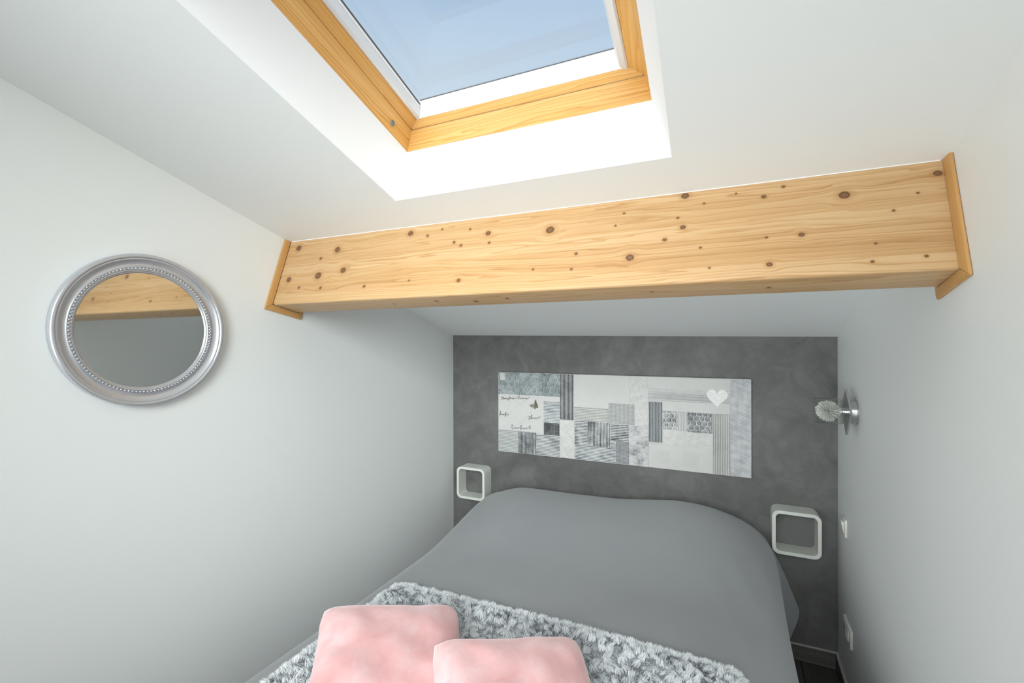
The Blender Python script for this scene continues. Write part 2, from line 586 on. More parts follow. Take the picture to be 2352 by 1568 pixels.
# sash (moving wing)
sash = sky_prism('sash_bar', [(-0.05, 0.289), (0.004, 0.289), (0.030, 0.313), (0.036, 0.378), (-0.05, 0.40)], -0.03, LS - 0.01, M['frame'], win, 'a')
sky_prism('sash_bar', [(0.90, 0.289), (0.818, 0.289), (0.777, 0.313), (0.742, 0.378), (0.90, 0.40)], -0.03, LS - 0.01, M['frame'], win, 'a')
sb = sky_prism('sash_bar', [(-0.05, 0.289), (0.000, 0.289), (0.0135, 0.312), (0.0135, 0.330), (-0.05, 0.330)], 0.0065, 0.8165, M['frame'], win, 's')
sb2 = sky_prism('sash_bar', [(LS + 0.05, 0.289), (LS, 0.289), (LS - 0.014, 0.312), (LS - 0.014, 0.40), (LS + 0.05, 0.40)], 0.0065, 0.8165, M['frame'], win, 's')
gl_s = sky_prism('sash_sill', [(-0.05, 0.331), (0.0125, 0.331), (0.0125, 0.3145), (0.0155, 0.3145), (0.0265, 0.382), (-0.05, 0.40)], 0.030, 0.776, M['lacquer'], win, 's', False)
gl_s['label'] = 'white lacquered lower sash edge below the glass'
# blind rails and rubber seals
rl = sky_prism('blind_rail', [(0.0305, 0.314), (0.0375, 0.311), (0.045, 0.318), (0.045, 0.348), (0.036, 0.350)], 0.006, LS - 0.02, M['rail'], win, 'a', False, 0.0008)
rr = sky_prism('blind_rail', [(0.7765, 0.313), (0.770, 0.309), (0.752, 0.318), (0.736, 0.366), (0.748, 0.366)], 0.008, LS - 0.02, M['rail'], win, 'a', False, 0.0008)
sky_prism('bead', [(0.0365, 0.351), (0.0435, 0.351), (0.0435, 0.3615), (0.0365, 0.3615)], 0.024, LS - 0.02, M['lacquer'], win, 'a', False, 0.0005)
for q in (0.3625, 0.3685):
    sky_prism('gasket', [(0.0365, q), (0.0425, q), (0.0425, q + 0.0028), (0.0365, q + 0.0028)], 0.026, LS - 0.02, M['gasket'], win, 'a', False, 0.0)
sky_prism('gasket', [(0.022, 0.3822), (0.0285, 0.3822), (0.0285, 0.3840), (0.022, 0.3840)], 0.04, 0.735, M['gasket'], win, 's', False, 0.0)
# pane
P8 = [SK(0.030, 0.018, 0.385), SK(0.748, 0.018, 0.385), SK(0.748, LS - 0.018, 0.385), SK(0.030, LS - 0.018, 0.385)]
pane = link_mesh('glass_pane', P8, [(0, 1, 2, 3)], M['glass'], win)
# dark backing of the slot between frame and sash
for (poly, a0, a1, md) in (([(-0.06, 0.2852), (0.003, 0.2852), (0.003, 0.2888), (-0.06, 0.2888)], -0.06, LS, 'a'),
                           ([(-0.06, 0.2852), (-0.003, 0.2852), (-0.003, 0.2888), (-0.06, 0.2888)], -0.06, 0.90, 's'),
                           ([(0.90, 0.2852), (0.824, 0.2852), (0.824, 0.2888), (0.90, 0.2888)], -0.06, LS, 'a')):
    sky_prism('seal', poly, a0, a1, M['gasket'], win, md, False, 0.0)
# small grey plug on the left frame face
pc = SK(0.0025, 0.094, 0.24)
bm = lathe_bm([(0.0, 0.0004), (0.0062, 0.0004), (0.0066, 0.0024), (0.0088, 0.0030), (0.0098, 0.0022), (0.0100, -0.004)], 20, pc, ea, es)
plug = from_bm('plug', bm, plain('grey_plug', (0.22, 0.24, 0.26), 0.4), win, smooth=True, angle=50)
plug['label'] = 'small round grey plug'

# ------------------------------------------------------------------ wooden beam
beam = thing('ceiling_beam', 'knotty pine glulam beam spanning wall to wall under the sloping ceiling', 'beam', (1.12, -1.38, 1.79))
O = np.array([0.0, -1.3465, 2.0888])
exl = np.array([0.0, -0.0923, -0.2837]); LV = np.linalg.norm(exl); ev = exl / LV
ewl = np.array([0.0, 0.1321, -0.0280]); LW = np.linalg.norm(ewl); ew = ewl / LW
BL = np.array([2.2146, -0.0283, -0.0008])       # runs to the right wall
TOPR = np.array([2.2146, -0.0283, -0.0145])     # its top follows the ceiling
def BP(u, v, w):
    # u 0..1 along, v metres down the face, w metres to the back
    f = v / LV
    return O + u * (BL * f + TOPR * (1 - f)) + v * ev + w * ew
u0, u1 = 0.003, 0.9985
nl = 7
edges = [-0.02 + (LV + 0.02) * i / nl for i in range(nl + 1)]
for i in range(nl):
    va, vb = edges[i], edges[i + 1]
    if i < nl - 1:
        cs = [(va, 0), (vb, 0), (vb, LW), (va, LW)]
    else:
        r = 0.011
        cs = [(va, 0)] + [(vb - r + r * math.sin(q), r - r * math.cos(q)) for q in [math.pi / 2 * k / 6 for k in range(7)]]
        cs += [(vb - r + r * math.cos(q), LW - r + r * math.sin(q)) for q in [math.pi / 2 * k / 6 for k in range(7)]] + [(va, LW)]
    nseg = 2
    vsl, wcs = [], []
    for k in range(nseg + 1):
        u = u0 + (u1 - u0) * k / nseg
        for (v, w) in cs:
            vsl.append(BP(u, v, w)); wcs.append((u * 2.2146, v, w))
    n = len(cs)
    fcs = [tuple(range(n))[::-1], tuple(nseg * n + q for q in range(n))]
    for k in range(nseg):
        for q in range(n):
            q2 = (q + 1) % n
            fcs.append((k * n + q, k * n + q2, (k + 1) * n + q2, (k + 1) * n + q))
    o = link_mesh('lamella', vsl, fcs, M['beam'], beam, smooth=(i == nl - 1), attrs={'wc': ('FLOAT_VECTOR', wcs)})
    if i == nl - 1:
        o.data.set_sharp_from_angle(angle=math.radians(35))
# trim strips where the beam meets the walls
def trim(u_in, side, kind):
    tw, tt = 0.026, 0.014
    d = np.array([1.0, 0, 0]) * (1 if side < 0 else -1)
    g = 0.0006
    def pt(v, w, o):      # o metres off the wall
        p = BP(0.0 if side < 0 else 1.0, v, w)
        xw = xl(p[1]) if side < 0 else xr(p[1])
        return Vector((xw + d[0] * o, p[1], p[2]))
    if kind == 'front':
        va, vb = (-0.012, LV + tw)
        q = [pt(va, -tw, g), pt(vb, -tw, g), pt(LV + 0.0005, -0.0008, g), pt(va, -0.0008, g)]
        q2 = [pt(va, -tw, tt * .55), pt(vb, -tw, tt * .55), pt(LV + 0.0005, -0.0008, tt), pt(va, -0.0008, tt)]
        ed = Vector(ev)
    elif kind == 'bottom':
        q = [pt(LV + tw, -tw + 0.0006, g), pt(LV + tw, LW + tw - 0.0006, g), pt(LV + 0.001, LW + 0.0008, g), pt(LV + 0.001, -0.0002, g)]
        q2 = [pt(LV + tw, -tw + 0.0006, tt * .55), pt(LV + tw, LW + tw - 0.0006, tt * .55), pt(LV + 0.001, LW + 0.0008, tt), pt(LV + 0.001, -0.0002, tt)]
        ed = Vector(ew)
    else:
        q = [pt(-0.0, LW + 0.001, g), pt(LV + 0.0005, LW + 0.001, g), pt(LV + tw, LW + tw, g), pt(-0.0, LW + tw, g)]
        q2 = [pt(-0.0, LW + 0.001, tt), pt(LV + 0.0005, LW + 0.001, tt), pt(LV + tw, LW + tw, tt * .55), pt(-0.0, LW + tw, tt * .55)]
        ed = Vector(ev)
    o = from_bm('trim_strip', hexa_bm(q + q2, 0.0025, 3), M['trimwood'], beam, smooth=True, angle=50)
    yd = Vector((1, 0, 0)).cross(ed)
    add_wc(o, q[0], ed, yd, (1, 0, 0), (random.uniform(0, 3), random.uniform(0, 3), 0))
for sd in (-1, 1):
    for kd in ('front', 'bottom', 'back'):
        trim(None, sd, kd)
# caulk line along the ceiling joint
ck = [BP(u, -0.001 + zz, ww) for u in (0.0045, 0.9965) for (zz, ww) in ((-0.004, -0.0035), (0.003, -0.0006), (-0.004, -0.0006))]
link_mesh('caulk_line', ck, [(0, 1, 2), (3, 5, 4), (0, 3, 4, 1), (1, 4, 5, 2), (2, 5, 3, 0)], M['caulk'], beam)

# ------------------------------------------------------------------ round mirror on the left wall
MC = Vector((xl(-1.905) + 0.0008, -1.907, 1.6875))
mir = thing('wall_mirror', 'round mirror in a moulded silver frame on the white left wall', 'mirror', MC)
ax = Vector((1, -0.0053, 0)).normalized()
R = 0.249
prof = [(0.190, 0.002), (R - 0.006, 0.0), (R - 0.0005, 0.003), (R, 0.012), (R + 0.0005, 0.022), (R - 0.001, 0.0265), (R - 0.005, 0.029), (R - 0.010, 0.0285), (R - 0.0125, 0.0265),
        (R - 0.0135, 0.0245), (R - 0.0165, 0.0252), (R - 0.0185, 0.0238), (R - 0.022, 0.0195), (R - 0.027, 0.0165), (R - 0.033, 0.0150), (R - 0.0385, 0.0152),
        (R - 0.0395, 0.0170), (R - 0.0420, 0.0172), (R - 0.0428, 0.0140), (R - 0.0495, 0.0138), (R - 0.0503, 0.0165), (R - 0.0525, 0.0168), (R - 0.0545, 0.0155), (R - 0.0555, 0.0125),
        (R - 0.0578, 0.0125), (R - 0.0595, 0.0112), (R - 0.0600, 0.0078), (0.186, 0.006)]
fr = from_bm('frame', lathe_bm(prof, 160, MC, ax, (0, 0, 1)), M['silver'], mir, smooth=True, angle=60)
fr['label'] = 'silver stepped ring frame'
from_bm('mirror_glass', lathe_bm([(0.0, 0.0072), (0.1885, 0.0072), (0.1885, 0.0045), (0.0, 0.0045)], 128, MC, ax, (0, 0, 1)), M['mirror'], mir)
bm = bmesh.new()
xd = Vector((0, 0, 1)); yd = ax.cross(xd)
NBEAD = 118
for i in range(NBEAD):
    a = 2 * math.pi * i / NBEAD
    c = MC + ax * 0.0155 + (xd * math.cos(a) + yd * math.sin(a)) * (R - 0.0461)
    m4 = Matrix.Translation(c)
    bmesh.ops.create_icosphere(bm, subdivisions=2, radius=0.0040, matrix=m4)
beads = from_bm('bead_ring', bm, M['silver'], mir, smooth=True)
beads['kind'] = 'stuff'

# ------------------------------------------------------------------ canvas picture with its relief collage
def relief_mat(name, lo, mid, hi, wear=0.35, wscale=9.0, speck=0.0):
    t = NT(name)
    h = t.attr('h').outputs['Fac']
    o = t.obj()
    nz = t.noise(o, wscale, 5, 0.65)
    fine = t.noise(o, 180, 3)
    f = t.math('ADD', h, t.math('MULTIPLY', t.math('SUBTRACT', nz, 0.5), wear * 3.0))
    f = t.math('ADD', f, t.math('MULTIPLY', t.math('SUBTRACT', fine, 0.5), 0.35))
    t.base(t.ramp(f, [(0.16, lo), (0.48, mid), (0.80, hi)]))
    t.set(Roughness=0.55)
    t.bump(fine, 0.25, 0.002)
    return t.m
WHT = (0.60, 0.59, 0.57)
RM = {
 'A': relief_mat('scale_grey', (0.10, 0.12, 0.13), (0.25, 0.285, 0.29), (0.47, 0.50, 0.50), 0.30, 14),
 'B': relief_mat('black_ridge', (0.010, 0.011, 0.014), (0.035, 0.037, 0.045), (0.48, 0.49, 0.50), 0.24, 14),
 'B2': relief_mat('black_white_lines', (0.02, 0.022, 0.026), (0.28, 0.285, 0.30), (0.62, 0.62, 0.61), 0.50, 18),
 'C': relief_mat('blue_grey_lines', (0.10, 0.12, 0.14), (0.46, 0.48, 0.49), (0.62, 0.62, 0.61), 0.36, 12),
 'D': relief_mat('charcoal_grid', (0.018, 0.020, 0.023), (0.085, 0.09, 0.095), (0.46, 0.47, 0.47), 0.50, 15),
 'D2': relief_mat('charcoal_lines', (0.014, 0.016, 0.02), (0.17, 0.175, 0.19), (0.60, 0.60, 0.60), 0.52, 16),
 'E': relief_mat('pale_lines', (0.24, 0.255, 0.25), (0.40, 0.41, 0.40), (0.58, 0.58, 0.565), 0.15, 14),
 'F': relief_mat('grey_lines', (0.10, 0.11, 0.12), (0.38, 0.39, 0.395), (0.62, 0.62, 0.61), 0.42, 14),
 'F2': relief_mat('grey_white_lines', (0.06, 0.07, 0.08), (0.42, 0.44, 0.45), (0.66, 0.66, 0.65), 0.46, 14),
 'G': relief_mat('beige_lines', (0.28, 0.27, 0.255), (0.44, 0.43, 0.41), (0.60, 0.59, 0.57), 0.18, 16),
 'H': relief_mat('silver_dots', (0.25, 0.26, 0.255), (0.42, 0.42, 0.41), (0.62, 0.62, 0.61), 0.12, 14),
 'I': relief_mat('grey_dots', (0.14, 0.15, 0.16), (0.28, 0.285, 0.295), (0.55, 0.55, 0.55), 0.20, 16),
 'J': relief_mat('worn_print', (0.05, 0.055, 0.062), (0.46, 0.45, 0.455), (0.62, 0.61, 0.60), 0.60, 16),
 'K': relief_mat('steel_ridge', (0.07, 0.075, 0.08), (0.175, 0.185, 0.195), (0.42, 0.43, 0.44), 0.14, 12),
 'L': relief_mat('brushed_grey', (0.33, 0.33, 0.34), (0.46, 0.455, 0.45), (0.58, 0.57, 0.56), 0.34, 7),
 'M': relief_mat('scale_black_white', (0.015, 0.016, 0.018), (0.38, 0.39, 0.39), (0.66, 0.66, 0.65), 0.26, 16),
 'N': relief_mat('fine_pale_ridge', (0.36, 0.36, 0.35), (0.50, 0.495, 0.485), (0.62, 0.61, 0.60), 0.10, 12),
 'O': relief_mat('scale_charcoal', (0.05, 0.055, 0.06), (0.22, 0.225, 0.23), (0.56, 0.56, 0.56), 0.30, 14),
 'P': relief_mat('fading_ridge', (0.24, 0.24, 0.235), (0.40, 0.395, 0.385), (0.60, 0.59, 0.575), 0.25, 6),
 'Q': relief_mat('brushed_silver', (0.38, 0.38, 0.40), (0.45, 0.45, 0.47), (0.54, 0.54, 0.545), 0.30, 5),
 'W': relief_mat('off_white_paint', (0.50, 0.495, 0.48), (0.57, 0.56, 0.545), (0.62, 0.61, 0.595), 0.18, 12),
 'X': relief_mat('glitter_white', (0.50, 0.495, 0.48), (0.58, 0.575, 0.56), (0.68, 0.68, 0.67), 0.18, 60),
}
CX0, CX1, CZ0, CZ1 = 0.365, 1.871, 0.914, 1.442
CT = 0.022
canvas = thing('wall_canvas', 'wide canvas of grey and white collage patches with hearts on the grey wall', 'picture', ((CX0 + CX1) / 2, -0.002, (CZ0 + CZ1) / 2))
bdy = box('canvas_body', (CX0, -CT, CZ0), (CX1, -0.0012, CZ1), plain('canvas_primer', (0.56, 0.555, 0.545), 0.7, nscale=60, namp=0.04, bump=0.2), canvas, bevel=0.002)

def height_patch(kind, x0, z0, x1, z1, key, idx):
    w, h = x1 - x0, z1 - z0
    rs = random.Random(idx * 13 + 5)
    ph = rs.uniform(0, 6)
    if kind in ('flat',):
        nx, nz = 3, 3
    elif kind == 'rough' or kind == 'brush':
        nx, nz = int(w / 0.006) + 2, int(h / 0.006) + 2
    elif kind == 'vridge':
        nr = max(6, round(w / 0.0088)); nx, nz = nr * 4 + 1, max(6, int(h / 0.02))
    elif kind == 'hridge':
        nr = max(6, round(h / 0.0092)); nx, nz = max(6, int(w / 0.012)), nr * 4 + 1
    elif kind == 'dash':
        nr = round(h / 0.0075); nx, nz = int(w / 0.0025), nr * 4 + 1
    elif kind == 'dots':
        nx, nz = round(w / 0.0075) * 3 + 1, round(h / 0.0075) * 3 + 1
    else:
        nx, nz = int(w / 0.0030), int(h / 0.0030)
    X = np.linspace(0, 1, nx); Z = np.linspace(0, 1, nz)
    XX, ZZ = np.meshgrid(X, Z)
    amp = 0.0022
    if kind == 'flat':
        hh = np.full_like(XX, 0.5); amp = 0.0008
    elif kind == 'vridge':
        hh = 0.5 + 0.5 * np.cos(2 * np.pi * (XX * nr + 0.05 * np.sin(ZZ * 6 + ph)))
    elif kind == 'hridge':
        hh = 0.5 + 0.5 * np.cos(2 * np.pi * (ZZ * nr + 0.06 * np.sin(XX * 5 + ph)))
    elif kind == 'dash':
        hh = 0.62 + 0.38 * np.cos(2 * np.pi * ZZ * nr) * (0.6 + 0.4 * np.sign(np.sin(XX * w / 0.0065 * 2 * np.pi + np.floor(ZZ * nr) * 2.1)))
    elif kind == 'dots':
        mx, mz = round(w / 0.0075), round(h / 0.0075)
        hh = np.clip(0.15 + 0.85 * (np.cos(2 * np.pi * XX * mx) * 0.5 + 0.5) * (np.cos(2 * np.pi * ZZ * mz) * 0.5 + 0.5) * 1.2, 0, 1)
    elif kind in ('rough', 'brush'):
        f1 = np.zeros_like(XX)
        for k in range(14):
            ax_, az_ = rs.uniform(-1, 1), rs.uniform(-1, 1)
            fr_ = rs.uniform(30, 260)
            if kind == 'brush':
                ax_, az_ = 0.05 * ax_, 1.0
            f1 += np.sin((XX * w * ax_ + ZZ * h * az_) * fr_ * 2.2 + rs.uniform(0, 6))
        hh = 0.5 + f1 / 14 * 0.9; amp = 0.0016
    else:                      # overlapping rings pressed in rows
        px, pz = (0.046, 0.036) if key == 'A' else (0.030, 0.026)
        hh = np.full_like(XX, 0.35)
        wx, wz = XX * w, ZZ * h
        rows = int(h / pz) + 2
        for r in range(rows, -2, -1):
            for c in range(-1, int(w / px) + 2):
                cx = (c + 0.5 * (r % 2)) * px + rs.uniform(-.1, .1) * px
                cz = r * pz + rs.uniform(-.1, .1) * pz
                rad = px * rs.uniform(0.48, 0.60)
                d = np.hypot(wx - cx, wz - cz)
                ins = d < rad
                base = 0.44 + 0.05 * (wz - cz) / rad + rs.uniform(-0.05, 0.06)
                hh = np.where(ins, base, hh)
                ringm = np.exp(-((d - rad) / 0.0019) ** 2) * np.clip(0.85 - 0.7 * (wz - cz) / rad, 0, 1)
                hh = np.clip(hh + ringm * 0.55, 0, 1)
                hh = np.clip(hh - 0.55 * np.exp(-((d - rad - 0.0036) / 0.0017) ** 2) * np.clip(0.75 - 0.7 * (wz - cz) / rad, 0, 1), 0, 1)
        amp = 0.0024
    px_ = x0 + XX * w; pz_ = z0 + ZZ * h
    if kind not in ('flat',):
        edge = 0.0012
        px_ = px_ + np.where((XX == 0) | (XX == 1), np.sin(ZZ * 40 + ph) * edge, 0)
        pz_ = pz_ + np.where((ZZ == 0) | (ZZ == 1), np.sin(XX * 40 + ph) * edge, 0)
    lift = 0.0006 + 0.0011 * (idx % 3)
    py_ = -CT - lift - amp * hh
    verts = np.stack([px_, py_, pz_], -1).reshape(-1, 3)
    hv = hh.reshape(-1).tolist()
    faces = []
    for j in range(nz - 1):
        for i in range(nx - 1):
            a = j * nx + i
            faces.append((a, a + 1, a + nx + 1, a + nx))
    # skirt back to the canvas
    rim = [i for i in range(nx)] + [j * nx + nx - 1 for j in range(1, nz)] + [(nz - 1) * nx + i for i in range(nx - 2, -1, -1)] + [j * nx for j in range(nz - 2, 0, -1)]
    vl = verts.tolist()
    base = len(vl)
    for k in rim:
        vl.append((vl[k][0], -CT + 0.0002, vl[k][2])); hv.append(0.25)
    for k in range(len(rim)):
        k2 = (k + 1) % len(rim)
        faces.append((rim[k2], rim[k], base + k, base + k2))
    o = link_mesh('patch', vl, faces, RM[key], canvas, smooth=True, attrs={'h': ('FLOAT', hv)})
    o.data.set_sharp_from_angle(angle=math.radians(60))
    return o

PATCH = [('scales',0.368,1.297,0.800,1.440,'A'),('flat',0.381,1.391,0.415,1.437,'W'),('vridge',0.801,1.156,0.887,1.439,'B'),('flat',0.368,1.060,0.689,1.296,'W'),('flat',0.689,1.265,0.799,1.296,'W'),
('hridge',0.690,1.133,0.797,1.264,'C'),('dots',0.691,1.051,0.795,1.129,'D'),('hridge',0.368,0.917,0.514,1.059,'E'),('vridge',0.514,0.917,0.637,1.057,'D'),('hridge',0.638,0.917,0.800,1.047,'F'),
('rough',0.799,0.917,0.893,1.153,'W'),('flat',0.889,1.241,1.231,1.439,'W'),('rough',0.889,1.235,1.100,1.351,'X'),('hridge',0.891,1.155,1.104,1.240,'G'),('dots',1.107,1.153,1.260,1.275,'H'),
('rough',1.232,1.151,1.336,1.437,'W'),('hridge',0.895,1.008,0.979,1.154,'B2'),('vridge',0.982,1.005,1.115,1.155,'D2'),('hridge',1.117,1.053,1.226,1.149,'D2'),('hridge',0.898,0.917,1.151,1.006,'F2'),
('hridge',1.117,1.006,1.151,1.053,'F2'),('dots',1.151,0.917,1.227,1.053,'I'),('dash',1.228,0.917,1.338,1.149,'J'),('vridge',1.341,1.064,1.416,1.295,'K'),('flat',1.337,1.375,1.769,1.437,'W'),('brush',1.337,1.304,1.768,1.377,'L'),
('flat',1.418,1.248,1.767,1.304,'W'),('scales',1.420,1.144,1.499,1.247,'M'),('vridge',1.500,1.139,1.551,1.247,'N'),('scales',1.552,1.137,1.679,1.245,'O'),('rough',1.418,1.052,1.681,1.140,'W'),
('flat',1.342,0.917,1.681,1.052,'W'),('vridge',1.683,0.917,1.768,1.246,'P'),('rough',1.770,0.917,1.868,1.438,'Q')]
for i, pz in enumerate(PATCH):
    height_patch(*pz, i)

def tube_obj(name, pts, r, mat, parent, closed=False, label=None):
    """thin round strand through points, as a mesh"""
    cu = bpy.data.curves.new(name, 'CURVE')
    cu.dimensions = '3D'
    sp = cu.splines.new('POLY')
    sp.points.add(len(pts) - 1)
    for q, p in zip(sp.points, pts):
        q.co = (*p, 1)
    sp.use_cyclic_u = closed
    cu.bevel_depth = r
    cu.bevel_resolution = 1
    tmp = bpy.data.objects.new('tmp', cu)
    me = bpy.data.meshes.new_from_object(tmp)
    bpy.data.objects.remove(tmp); bpy.data.curves.remove(cu)
    me.name = name
    for p in me.polygons:
        p.use_smooth = True
    me.materials.clear(); me.materials.append(mat)
    o = bpy.data.objects.new(name, me)
    COL.objects.link(o)
    if parent:
        o.parent = parent
        o.matrix_parent_inverse = parent_inv(parent)
    if label:
        o['label'] = label
    return o
M['ink'] = plain('grey_ink', (0.085, 0.085, 0.09), 0.6)
M['relief_white'] = plain('relief_white', (0.63, 0.625, 0.61), 0.5, nscale=90, namp=0.05)
M['lace_white'] = plain('lace_white', (0.78, 0.78, 0.77), 0.45, nscale=60, namp=0.08)
M['bronze'] = plain('bronze_butterfly', (0.16, 0.15, 0.12), 0.4, 0.5, nscale=250, namp=0.5)
SCRIPT = [[(0.3876,1.2739),(0.3965,1.2775),(0.3929,1.2613),(0.3905,1.259),(0.4013,1.2767),(0.4049,1.2737),(0.4013,1.2617),(0.4084,1.2696),(0.412,1.2687),(0.4096,1.2632),(0.4167,1.2705),(0.4191,1.2648),(0.425,1.2725),(0.4273,1.2652),(0.4333,1.2729),(0.4321,1.2654),(0.4391,1.2668),(0.4521,1.2823),(0.4462,1.264),(0.4356,1.256),(0.4509,1.2685),(0.4579,1.2752),(0.4614,1.2679),(0.4684,1.2747),(0.4708,1.2684),(0.4801,1.2763),(0.4789,1.2688),(0.4882,1.2703),(0.5102,1.283),(0.5218,1.2899),(0.5102,1.2693),(0.5229,1.2763),(0.5286,1.2713),(0.5344,1.2779),(0.5412,1.2719),(0.5493,1.2786),(0.5515,1.2725),(0.5595,1.2791),(0.5652,1.2731),(0.5754,1.2799),(0.572,1.2724),(0.5811,1.275),(0.5969,1.2872)],
[(0.3753,1.1455),(0.3843,1.1697),(0.3808,1.1845),(0.3796,1.1716),(0.3795,1.1565),(0.3855,1.1644),(0.3903,1.1572),(0.3962,1.1651),(0.401,1.1579),(0.4081,1.1659),(0.4069,1.1562),(0.4164,1.1653),(0.4247,1.1786),(0.4176,1.1472),(0.4247,1.1605),(0.433,1.1653),(0.4377,1.1582),(0.4459,1.1672)],
[(0.5842,1.1551),(0.5898,1.1607),(0.5954,1.1569),(0.5852,1.1375),(0.6,1.1572),(0.6101,1.1725),(0.6022,1.1439),(0.6123,1.1549),(0.6168,1.1469),(0.6235,1.1557),(0.628,1.1477),(0.6347,1.1554),(0.6402,1.1475),(0.6514,1.1607),(0.658,1.1528),(0.6691,1.1691)],
[(0.458,1.0894),(0.468,1.0986),(0.475,1.0928),(0.4656,1.0836),(0.4702,1.0712),(0.4796,1.0794),(0.4854,1.0735),(0.4924,1.0814),(0.4982,1.0744),(0.5051,1.0824),(0.512,1.0755),(0.5259,1.0881),(0.5374,1.1006),(0.5258,1.0703),(0.5373,1.0817),(0.5442,1.0759),(0.5522,1.0838),(0.559,1.077),(0.5681,1.0871),(0.5749,1.0804),(0.5863,1.0927),(0.5987,1.1009),(0.5907,1.0805),(0.6031,1.0846)]]
YF = -CT - 0.0034
def flow(line, k=4):
    P = [np.array(q) for q in line]
    out = []
    for i in range(len(P) - 1):
        a, b, c, d = P[max(i - 1, 0)], P[i], P[i + 1], P[min(i + 2, len(P) - 1)]
        for q in range(k):
            t_ = q / k
            out.append(0.5 * ((2 * b) + (c - a) * t_ + (2 * a - 5 * b + 4 * c - d) * t_ ** 2 + (3 * b - a - 3 * c + d) * t_ ** 3))
    return out + [P[-1]]
for line in SCRIPT:
    tube_obj('script_line', [(x_, YF, z_) for x_, z_ in flow(line)], 0.0011, M['ink'], canvas, label='grey handwritten script line')
def heart_pts(cx, zt, zb, x0_, x1_, n=48):
    P = []
    for i in range(n):
        t_ = 2 * math.pi * i / n
        hx = 16 * math.sin(t_) ** 3 / 16
        hz = (13 * math.cos(t_) - 5 * math.cos(2 * t_) - 2 * math.cos(3 * t_) - math.cos(4 * t_))
        hz = (hz + 17) / 29.0
        P.append((cx + hx * (x1_ - x0_) / 2, zb + hz * (zt - zb)))
    return P
hp = heart_pts(0.527, 1.262, 1.104, 0.441, 0.612)
tube_obj('heart_outline', [(x_, YF + 0.0006, z_) for x_, z_ in hp], 0.0018, M['relief_white'], canvas, True, 'raised pale heart outline')
hp = heart_pts(1.7045, 1.381, 1.281, 1.652, 1.757)
bm = prism_bm([(x_, -CT - 0.0005, z_) for x_, z_ in hp], (0, -0.0065, 0))
for f in bm.faces:
    pass
bmesh.ops.triangulate(bm, faces=[f for f in bm.faces if len(f.verts) > 4])
hz = from_bm('heart', bm, M['lace_white'], canvas)
hz['label'] = 'raised white lace heart'
# little woven dashes on the lace heart
bm = bmesh.new()
rs = random.Random(3)
for r in range(11):
    for c in range(13):
        x_ = 1.656 + c * 0.0082 + (r % 2) * 0.004; z_ = 1.288 + r * 0.0082
        u_ = (x_ - 1.7045) / 0.052; w_ = (z_ - 1.335) / 0.05
        if (u_ * u_ + w_ * w_ - 0.72) ** 3 - u_ * u_ * w_ ** 3 * 0.9 < 0 and abs(u_) < 0.85:
            bmesh.ops.create_cube(bm, size=1, matrix=Matrix.Translation((x_, -CT - 0.0072, z_)) @ Matrix.Rotation(0.4 if r % 2 else -0.4, 4, 'Y') @ Matrix.Diagonal((0.0056, 0.0014, 0.0018, 1)))
lc = from_bm('lace', bm, M['relief_white'], canvas)
lc['kind'] = 'stuff'
for (cx_, cz_, rr_) in ((1.4179, 0.987, 0.0435), (1.5719, 0.987, 0.0485)):
    P = []
    turns = 8
    for i in range(turns * 36):
        a = 2 * math.pi * i / 36
        r_ = rr_ * (0.06 + 0.94 * i / (turns * 36))
        P.append((cx_ + r_ * math.cos(a), YF + 0.0008, cz_ + r_ * math.sin(a)))
    tube_obj('spiral', P, 0.0012, M['relief_white'], canvas, label='raised coiled cord spiral')
# butterfly: two wing pairs and a body
def wing(pts, bend):
    c = Vector((0.630, YF - 0.002, 1.236))
    P = [c + Vector((dx, -abs(dx) * bend, dz)) for dx, dz in pts]
    bm_ = bmesh.new()
    a_ = [bm_.verts.new(p) for p in P]
    b_ = [bm_.verts.new(p + Vector((0, 0.0012, 0))) for p in P]
    bm_.faces.new(a_); bm_.faces.new(b_[::-1])
    for i in range(len(a_)):
        j = (i + 1) % len(a_)
        bm_.faces.new((a_[i], a_[j], b_[j], b_[i]))
    return bm_
but = from_bm('butterfly', wing([(0.0, 0.0), (-0.006, 0.008), (-0.020, 0.006), (-0.038, -0.004), (-0.030, -0.009), (-0.022, -0.016), (-0.008, -0.014), (-0.004, -0.022), (0.004, -0.027), (0.008, -0.012), (0.014, -0.018), (0.024, -0.014), (0.018, -0.004), (0.021, 0.004), (0.012, 0.014), (0.009, 0.030), (0.003, 0.036), (-0.003, 0.016)], 0.12), M['bronze'], canvas)
but['label'] = 'small dark metal butterfly'

